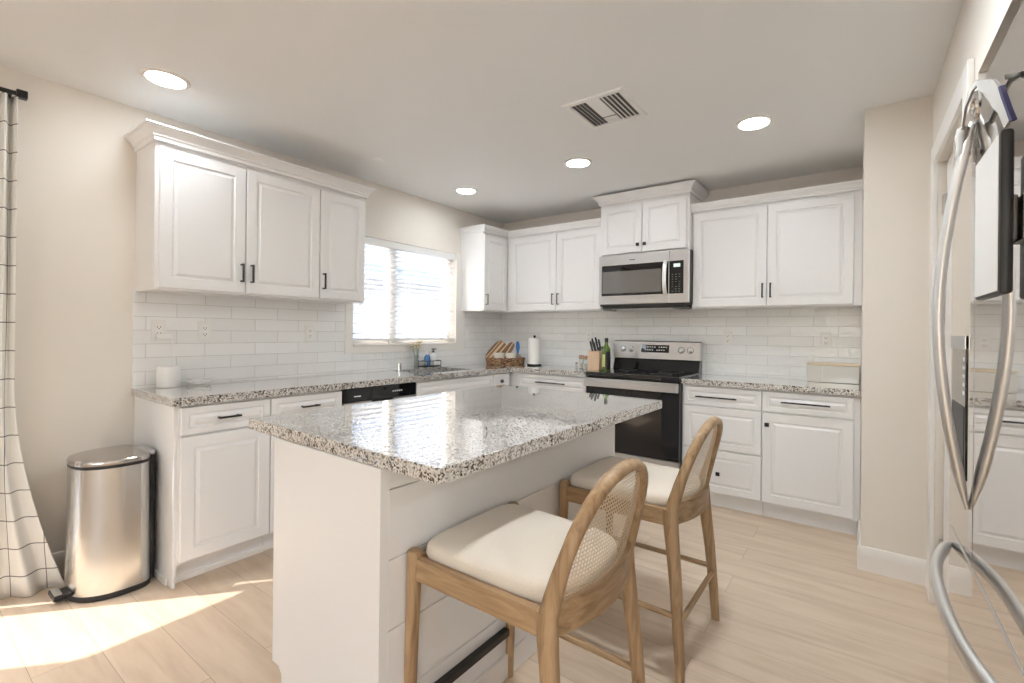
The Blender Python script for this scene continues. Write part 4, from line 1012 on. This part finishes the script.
m_ = MB(); m_.box(-0.085, -0.080, 0.030, 0.058, -0.030, 0.030, 0.002); m_.box(-0.082, 0.0, 0.040, 0.050, -0.016, -0.006); m_.build('bracket', M['black'], rd)

# ------------------------------------------------------------------ outlets
def outlet(label, wall, pos, z, switch=False):
    t = thing('wall_outlet', label, 'outlet', (0.0085, pos, z) if wall == 'L' else (pos, -0.0085, z), R90 if wall == 'L' else 0)
    m_ = MB(); m_.box(-0.035, 0.035, -0.006, 0, -0.058, 0.058, 0.003); m_.build('cover_plate', M['outlet'], t)
    m_ = MB(); m_.box(-0.017, 0.017, -0.009, -0.005, -0.034, 0.034, 0.002); f = m_.build('receptacle', M['white'], t)
    if not switch:
        m_ = MB()
        for zc in (-0.018, 0.018):
            m_.box(-0.008, -0.0055, -0.0095, -0.008, zc - 0.005, zc + 0.005); m_.box(0.0055, 0.008, -0.0095, -0.008, zc - 0.005, zc + 0.005); m_.cyl((0, -0.008, zc - 0.010), (0, -0.0095, zc - 0.010), 0.003, seg=8)
        m_.build('socket_slots', M['slot'], f)
    return t
outlet('white wall outlet with the charger plugged in, nearest the trash can', 'L', -3.10, 1.222)
outlet('white wall outlet with empty sockets right of the plugged charger', 'L', -2.875, 1.219)
outlet('white wall outlet close to the left edge of the window', 'L', -2.219, 1.209)
outlet('white wall switch between the window and the corner cabinet', 'L', -0.585, 1.200, True)
outlet('white wall outlet added over a faint tile reflection left of the range', 'B', 1.083, 1.195)  # outlet added in place of a faint reflection on the tiles
outlet('white wall outlet right of the range control panel', 'B', 2.347, 1.201)
outlet('white wall outlet above the storage bin', 'B', 3.02, 1.197)

# ------------------------------------------------------------------ small things on the left worktop
hb = thing('wifi_hub', 'white rounded hub standing at the left end of the worktop', 'router', (0.085, -3.075, CT))
m_ = MB(); m_.lathe([(0.047, 0.0), (0.052, 0.002), (0.054, 0.010), (0.053, 0.108), (0.048, 0.117), (0.0005, 0.120)], seg=36)
m_.build('case', M['white'], hb, 50)
ch = thing('charger', 'white plug-in charger in the outlet above the hub box', 'charger', (0.015, -3.085, 1.190))
m_ = MB(); m_.box(0.0, 0.032, -0.034, 0.040, -0.016, 0.012, 0.004); m_.build('plug_block', M['white'], ch)
def cable(pts, r=0.0030): 
    m_ = MB(); m_.tube(pts, r, 8); return m_
cable([(0.022, 0.035, -0.010), (0.03, 0.042, -0.05), (0.028, 0.04, -0.12), (0.02, 0.045, -0.165), (0.03, 0.03, -0.18), (0.02, 0.0, -0.185)]).build('cord', M['white'], ch)
pts = []
for k in range(64):
    a = 2 * PI * k / 16; pts.append((0.0 + 0.045 * math.cos(a) + 0.004 * math.sin(k * 1.7), 0.058 * math.sin(a) + 0.006 * math.sin(k * 0.9), 0.004 + 0.011 * (1 + math.sin(k * 0.55)) + 0.006 * (k // 16)))
tag(cable(pts).build('coiled_cable', M['white'], None, loc=(0.085, -2.925, CT)), 'white cable coiled on the worktop beside the hub box', 'cable')

ag = MB(); ag.lathe([(0.022, 0.0), (0.022, 0.006), (0.017, 0.010), (0.017, 0.050), (0.014, 0.056), (0.0005, 0.057)], seg=20)
tag(ag.build('air_gap_cap', M['chrome'], None, loc=(0.085, -1.48, CT)), 'small chrome air gap cap beside the sink under the window', 'air gap')
# vase of flowers
vs_ = thing('flower_vase', 'clear glass vase of cream flowers beside the sink', 'vase', (0.075, -1.285, CT))
m_ = MB(); m_.lathe([(0.020, 0.0), (0.024, 0.004), (0.022, 0.06), (0.018, 0.10), (0.021, 0.115), (0.0195, 0.115), (0.0165, 0.10), (0.020, 0.06), (0.021, 0.006), (0.001, 0.006)], seg=20); m_.build('glass', M['clear'], vs_)
for k in range(7):
    a = k * 2.4; r_ = 0.014 + 0.034 * ((k * 37) % 10) / 10
    x, y, z = r_ * math.cos(a), r_ * 1.6 * math.sin(a), 0.185 + 0.055 * ((k * 53) % 10) / 10
    m_ = MB(); m_.tube([(0.2 * x, 0.2 * y, 0.01), (0.4 * x, 0.4 * y, 0.09), (x, y, z - 0.01)], 0.0016, 6); st_ = m_.build('stem', M['leaf'], vs_)
    m_ = MB(); m_.sphere((x, y, z), 0.014, 0.9, 1)
    for q in range(7):
        b_ = q * 0.9; m_.sphere((x + 0.017 * math.cos(b_), y + 0.017 * math.sin(b_), z - 0.002 + 0.004 * math.sin(q)), 0.012, 0.7, 1)
    m_.build('bloom', M['petal'], st_)
# wire caddy with soap and brush
cd = thing('sink_caddy', 'black wire caddy standing between sink and window', 'caddy', (0.105, -1.16, CT))
m_ = MB()
for z in (0.012, 0.062): m_.tube([(x, y, z) for x, y in ((-0.042, -0.095), (0.042, -0.095), (0.042, 0.095), (-0.042, 0.095))], 0.003, 8, closed=True)
for x in (-0.042, 0.042):
    for y in (-0.095, 0.0, 0.095): m_.cyl((x, y, 0.0), (x, y, 0.063), 0.0025, seg=8)
m_.build('wire_frame', M['black'], cd)
B(-0.040, 0.040, -0.093, 0.093, 0.010, 0.020, 0.002).build('tray', M['black'], cd)
sb = thing('soap_bottle', 'clear hand soap bottle with black pump in the sink caddy', 'bottle', (0.10, -1.115, CT + 0.021))
m_ = MB(); m_.lathe([(0.026, 0.0), (0.029, 0.004), (0.029, 0.085), (0.022, 0.10), (0.012, 0.106), (0.012, 0.114), (0.001, 0.114)], seg=20); m_.build('bottle', M['white'], sb)
m_ = MB(); m_.cyl((0, 0, 0.114), (0, 0, 0.124), 0.014, seg=16); m_.cyl((0, 0, 0.124), (0, 0, 0.142), 0.005, seg=10); m_.box(-0.009, 0.034, -0.008, 0.008, 0.140, 0.150, 0.003); m_.box(-0.012, 0.012, -0.014, 0.014, 0.138, 0.150, 0.004); m_.build('pump', M['black'], sb)
ds_ = thing('dish_soap', 'blue dish soap bottle with white cap in the sink caddy', 'bottle', (0.105, -1.19, CT + 0.021))
m_ = MB(); m_.lathe([(0.020, 0.0), (0.024, 0.006), (0.026, 0.05), (0.022, 0.08), (0.012, 0.095), (0.010, 0.10), (0.001, 0.10)], seg=18, sy=1.25); m_.build('bottle', M['blueliquid'], ds_)
m_ = MB(); m_.lathe([(0.013, 0.098), (0.013, 0.118), (0.008, 0.128), (0.001, 0.130)], seg=16); m_.build('cap', M['white'], ds_)
sp_ = MB(); sp_.sphere((0, 0, 0.020), 0.022, 0.85, 2)
tag(sp_.build('scrub_ball', mat('steel_wool', (0.62, 0.60, 0.58), 0.6, metal=0.4, bump=(160, 1.0, 0.01)), None, loc=(0.118, -1.235, CT + 0.0215)), 'round pale scrubber at the left end of the sink caddy', 'scrubber')

# ------------------------------------------------------------------ corner: wicker tray with boards, bowls, brush
TRX, TRY = 0.350, -0.385
tr = thing('wicker_tray', 'oval brown wicker tray in the worktop corner', 'tray', (TRX, TRY, CT), math.radians(36))
TS = (0.182, 0.118)
m_ = MB()
for k in range(6):
    rr = 1.0 + 0.012 * k
    m_.tube([(TS[0] * rr * math.cos(2 * PI * q / 72), TS[1] * rr * math.sin(2 * PI * q / 72), 0.0095 + 0.0110 * k + 0.0022 * math.sin(q * PI / 2 + k * PI)) for q in range(72)], 0.0064, 7, closed=True)
m_.build('woven_rim', M['wicker'], tr)
m_ = MB(); m_.lathe([(0.001, 0.001), (TS[0], 0.001), (TS[0] + 0.002, 0.004), (TS[0], 0.008), (0.001, 0.008)], seg=48, sy=TS[1] / TS[0]); m_.build('base', M['wicker'], tr)
def in_tray(u, v):
    c, s_ = math.cos(math.radians(36)), math.sin(math.radians(36)); return TRX + c * u - s_ * v, TRY + s_ * u + c * v
def board(label, m, u, v, w, h, lean, roll, stripes=()):
    x, y = in_tray(u, v)
    t = thing('cutting_board', label, 'cutting board', (x, y, CT + 0.0095), 0); t.rotation_euler = (lean, 0, math.radians(36))
    n = 40; pl = []
    for k in range(n):
        a = 2 * PI * k / n; c, s_ = math.cos(a), math.sin(a)
        pl.append((w / 2 * abs(c) ** (2 / 3.0) * (1 if c > 0 else -1), h / 2 + h / 2 * abs(s_) ** (2 / 3.0) * (1 if s_ > 0 else -1)))
    cr, sr = math.cos(roll), math.sin(roll); cz = h / 2
    pl = [(px_ * cr - (pz_ - cz) * sr, cz + px_ * sr + (pz_ - cz) * cr) for px_, pz_ in pl]
    dz = min(p[1] for p in pl); pl = [(a, b_ - dz) for a, b_ in pl]
    m_ = MB(); L_ = m_.loft([[(px_, yy, pz_) for px_, pz_ in pl] for yy in (-0.007, 0.007)]); m_._bev([q for l in L_ for q in l], 0.0015, 1); m_.build('slab', m, t)
    for sx_, wd_ in stripes:
        hh = h / 2 * (1 - abs(2 * sx_ / w) ** 3) ** (1 / 3) - 0.003
        cs = [(sx_ - wd_, -hh), (sx_ + wd_, -hh), (sx_ + wd_, hh), (sx_ - wd_, hh)]
        cs = [(a * cr - b_ * sr, cz + a * sr + b_ * cr - dz) for a, b_ in cs]
        m_ = MB(); m_.loft([[(a, yy, b_) for a, b_ in cs] for yy in (-0.0078, -0.0065)]); m_.build('inlay_stripe', M['boardlight'], t)
    return t
board('large dark cutting board with pale inlay stripes leaning in the wicker tray', M['boarddark'], -0.095, 0.038, 0.135, 0.250, math.radians(-9), math.radians(-40), ((-0.040, 0.005), (-0.008, 0.012), (0.034, 0.008)))
board('small dark cutting board with one pale stripe leaning right of the large striped board', M['boarddark'], 0.012, 0.052, 0.075, 0.240, math.radians(-9), math.radians(-32), ((0.0, 0.006),))
def bowl_at(u, v, label, s=1.0):
    x, y = in_tray(u, v)
    m_ = MB(); m_.lathe([(0.018 * s, 0.0), (0.020 * s, 0.004), (0.034 * s, 0.035 * s), (0.040 * s, 0.075 * s), (0.037 * s, 0.075 * s), (0.030 * s, 0.035 * s), (0.001, 0.008)], seg=26)
    tag(m_.build('ceramic_bowl', M['bowl'], None, loc=(x, y, CT + 0.0085)), label, 'bowl', 'cream bowls in the wicker tray')
bowl_at(-0.062, -0.045, 'cream ceramic bowl on the left in the wicker tray', 1.45)
bowl_at(0.058, -0.045, 'cream ceramic bowl on the right in the wicker tray', 1.45)
bx_, by_ = in_tray(0.125, 0.012)
br_ = thing('dish_brush', 'blue-handled brush standing at the right end of the wicker tray', 'brush', (bx_, by_, CT + 0.0085))
m_ = MB(); m_.lathe([(0.022, 0.0), (0.028, 0.012), (0.030, 0.06), (0.026, 0.085), (0.014, 0.095), (0.001, 0.096)], seg=20); m_.build('brush_head', mat('taupe_bristles', (0.36, 0.25, 0.20), 0.8), br_)
m_ = MB(); m_.tube([(0, 0, 0.092), (0.0, 0, 0.115), (-0.002, 0.0, 0.16), (-0.006, 0, 0.205), (-0.007, 0, 0.222), (-0.007, 0, 0.226)], [0.008, 0.010, 0.019, 0.017, 0.010, 0.004], 14); m_.build('blue_handle', M['blue'], br_)

pt = thing('paper_towel_holder', 'white paper towel roll on a black stand in the corner', 'paper towel', (0.625, -0.275, CT))
m_ = MB(); m_.lathe([(0.068, 0.0), (0.070, 0.003), (0.070, 0.010), (0.066, 0.013), (0.001, 0.013)], seg=32); m_.build('base', M['black'], pt)
m_ = MB(); m_.lathe([(0.012, 0.014), (0.058, 0.0145), (0.059, 0.018), (0.059, 0.262), (0.057, 0.266), (0.02, 0.266), (0.018, 0.262)], seg=36); m_.build('roll', M['paper'], pt)
m_ = MB(); m_.cyl((0, 0, 0.01), (0, 0, 0.282), 0.006, seg=10); m_.lathe([(0.010, 0.276), (0.013, 0.282), (0.012, 0.292), (0.001, 0.296)], seg=14); m_.build('post', M['black'], pt)

# jars, knife block, bottle left of the range
def jar(x, y, s, label):
    t = thing('spice_jar', label, 'jar', (x, y, CT), 0, 'spice jars left of the knife block')
    m_ = MB(); m_.lathe([(0.018 * s, 0), (0.020 * s, 0.003), (0.020 * s, 0.060 * s), (0.016 * s, 0.068 * s), (0.016 * s, 0.074 * s), (0.001, 0.074 * s)], seg=20); m_.build('glass', M['clear'], t)
    m_ = MB(); m_.lathe([(0.0165 * s, 0.004), (0.0180 * s, 0.006), (0.0180 * s, 0.040 * s), (0.001, 0.041 * s)], seg=18); m_.build('contents', M['spice'], t)
    m_ = MB(); m_.lathe([(0.018 * s, 0.072 * s), (0.0185 * s, 0.075 * s), (0.0185 * s, 0.098 * s), (0.016 * s, 0.10 * s), (0.001, 0.10 * s)], seg=20); m_.build('lid', M['jarlid'], t)
jar(1.160, -0.300, 1.22, 'clear spice jar with copper lid, the left of the two by the knife block')
jar(1.218, -0.335, 1.20, 'clear spice jar with copper lid, touching side of the knife block')
jar(1.110, -0.300, 0.55, 'tiny glass shaker left of the two spice jars')
kb = thing('knife_block', 'pale wood knife block with black-handled knives left of the range', 'knife block', (1.308, -0.270, CT))
m_ = MB(); m_.loft([[(x, y, z) for y, z in ((-0.080, 0.0), (-0.080, 0.160), (0.070, 0.178), (0.070, 0.0))] for x in (-0.056, 0.056)]); m_._bev(list(m_.bm.verts), 0.004); m_.build('block', M['knifewood'], kb)
for i, (x, y, L_) in enumerate(((-0.026, -0.045, 0.095), (-0.022, -0.01, 0.115), (0.006, -0.045, 0.085), (0.010, -0.005, 0.125), (0.022, 0.02, 0.105), (0.040, -0.03, 0.04), (0.044, 0.02, 0.04))):
    z0 = 0.160 + (y + 0.080) * 0.12 - 0.006
    dx_ = Vector((-0.20, -0.10, 0.97)).normalized(); p0 = Vector((x, y, z0))
    m_ = MB(); m_.tube([p0, p0 + dx_ * L_ * 0.3, p0 + dx_ * L_ * 0.75, p0 + dx_ * L_], [0.0105, 0.0105, 0.0125, 0.0095], 10, flat=(1.0, 0.75), ref=(0, 1, 0)); kn = m_.build('knife_handle', M['blackplastic'], kb)
ob = thing('oil_bottle', 'green glass oil bottle with black cap on the range beside the knife block', 'bottle', (1.463, -0.415, 0.9148))
m_ = MB(); m_.lathe([(0.032, 0.0), (0.036, 0.004), (0.036, 0.165), (0.033, 0.185), (0.016, 0.215), (0.0135, 0.222), (0.0135, 0.245), (0.001, 0.245)], seg=28); m_.build('glass', M['bottle'], ob)
m_ = MB(); m_.loft([[((0.0364 + d) * math.cos(a), (0.0364 + d) * math.sin(a), z) for d, z in ((0, 0.010), (0.0004, 0.010), (0.0004, 0.160), (0, 0.160))] for a in [math.radians(-75 + 150 * k / 20) for k in range(21)]]); m_.build('dark_band', M['black'], ob)  # thin dark band wrapped round the right side of the bottle
m_ = MB(); m_.loft([[((0.0364 + d) * math.cos(a), (0.0364 + d) * math.sin(a), z) for d, z in ((0, 0.030), (0.0004, 0.030), (0.0004, 0.135), (0, 0.135))] for a in [math.radians(-150 + 70 * k / 12) for k in range(13)]]); m_.build('pale_label', M['labelp'], ob)
m_ = MB(); m_.lathe([(0.0145, 0.240), (0.0155, 0.242), (0.0155, 0.272), (0.013, 0.274), (0.001, 0.274)], seg=18); m_.build('cap', M['black'], ob)

# storage bin at the right end
bb = thing('storage_bin', 'pale rectangular storage bin with wooden lid at the right worktop end', 'storage bin', (2.918, -0.235, CT))
m_ = MB()
m_.loft([[(x0, y0, z), (x1, y0, z), (x1, y1, z), (x0, y1, z)] for x0, x1, y0, y1, z in ((0.002, 0.302, 0.002, 0.168, 0.0), (0.0, 0.304, 0.0, 0.17, 0.118))]); m_._bev(list(m_.bm.verts), 0.006, 2); m_.build('bin', M['bread'], bb)
B(0.093, 0.0945, -0.0012, 0.003, 0.008, 0.112).build('seam', M['white'], bb)
B(-0.003, 0.307, -0.003, 0.173, 0.119, 0.131, 0.003).build('lid', M['bamboo'], bb)

# ------------------------------------------------------------------ daylight portals at the openings
def portal(name, loc, rot, sx, sy):
    d = bpy.data.lights.new(name, 'AREA'); d.shape = 'RECTANGLE'; d.size = sx; d.size_y = sy; d.cycles.is_portal = True
    o = bpy.data.objects.new(name, d); COL.objects.link(o); o.location = loc; o.rotation_euler = rot
portal('portal_kitchen_window', (-0.14, (WY0 + WY1) / 2, (WZ0 + WZ1) / 2), (0, -PI / 2, 0), WZ1 - WZ0, WY1 - WY0)
portal('portal_sliding_door', (-0.14, (DY0 + DY1) / 2, DZ / 2), (0, -PI / 2, 0), DZ, DY1 - DY0)
portal('portal_near_window', (4.5, NEAR - 0.14, 1.6), (PI / 2, 0, 0), 3.8, 1.30)
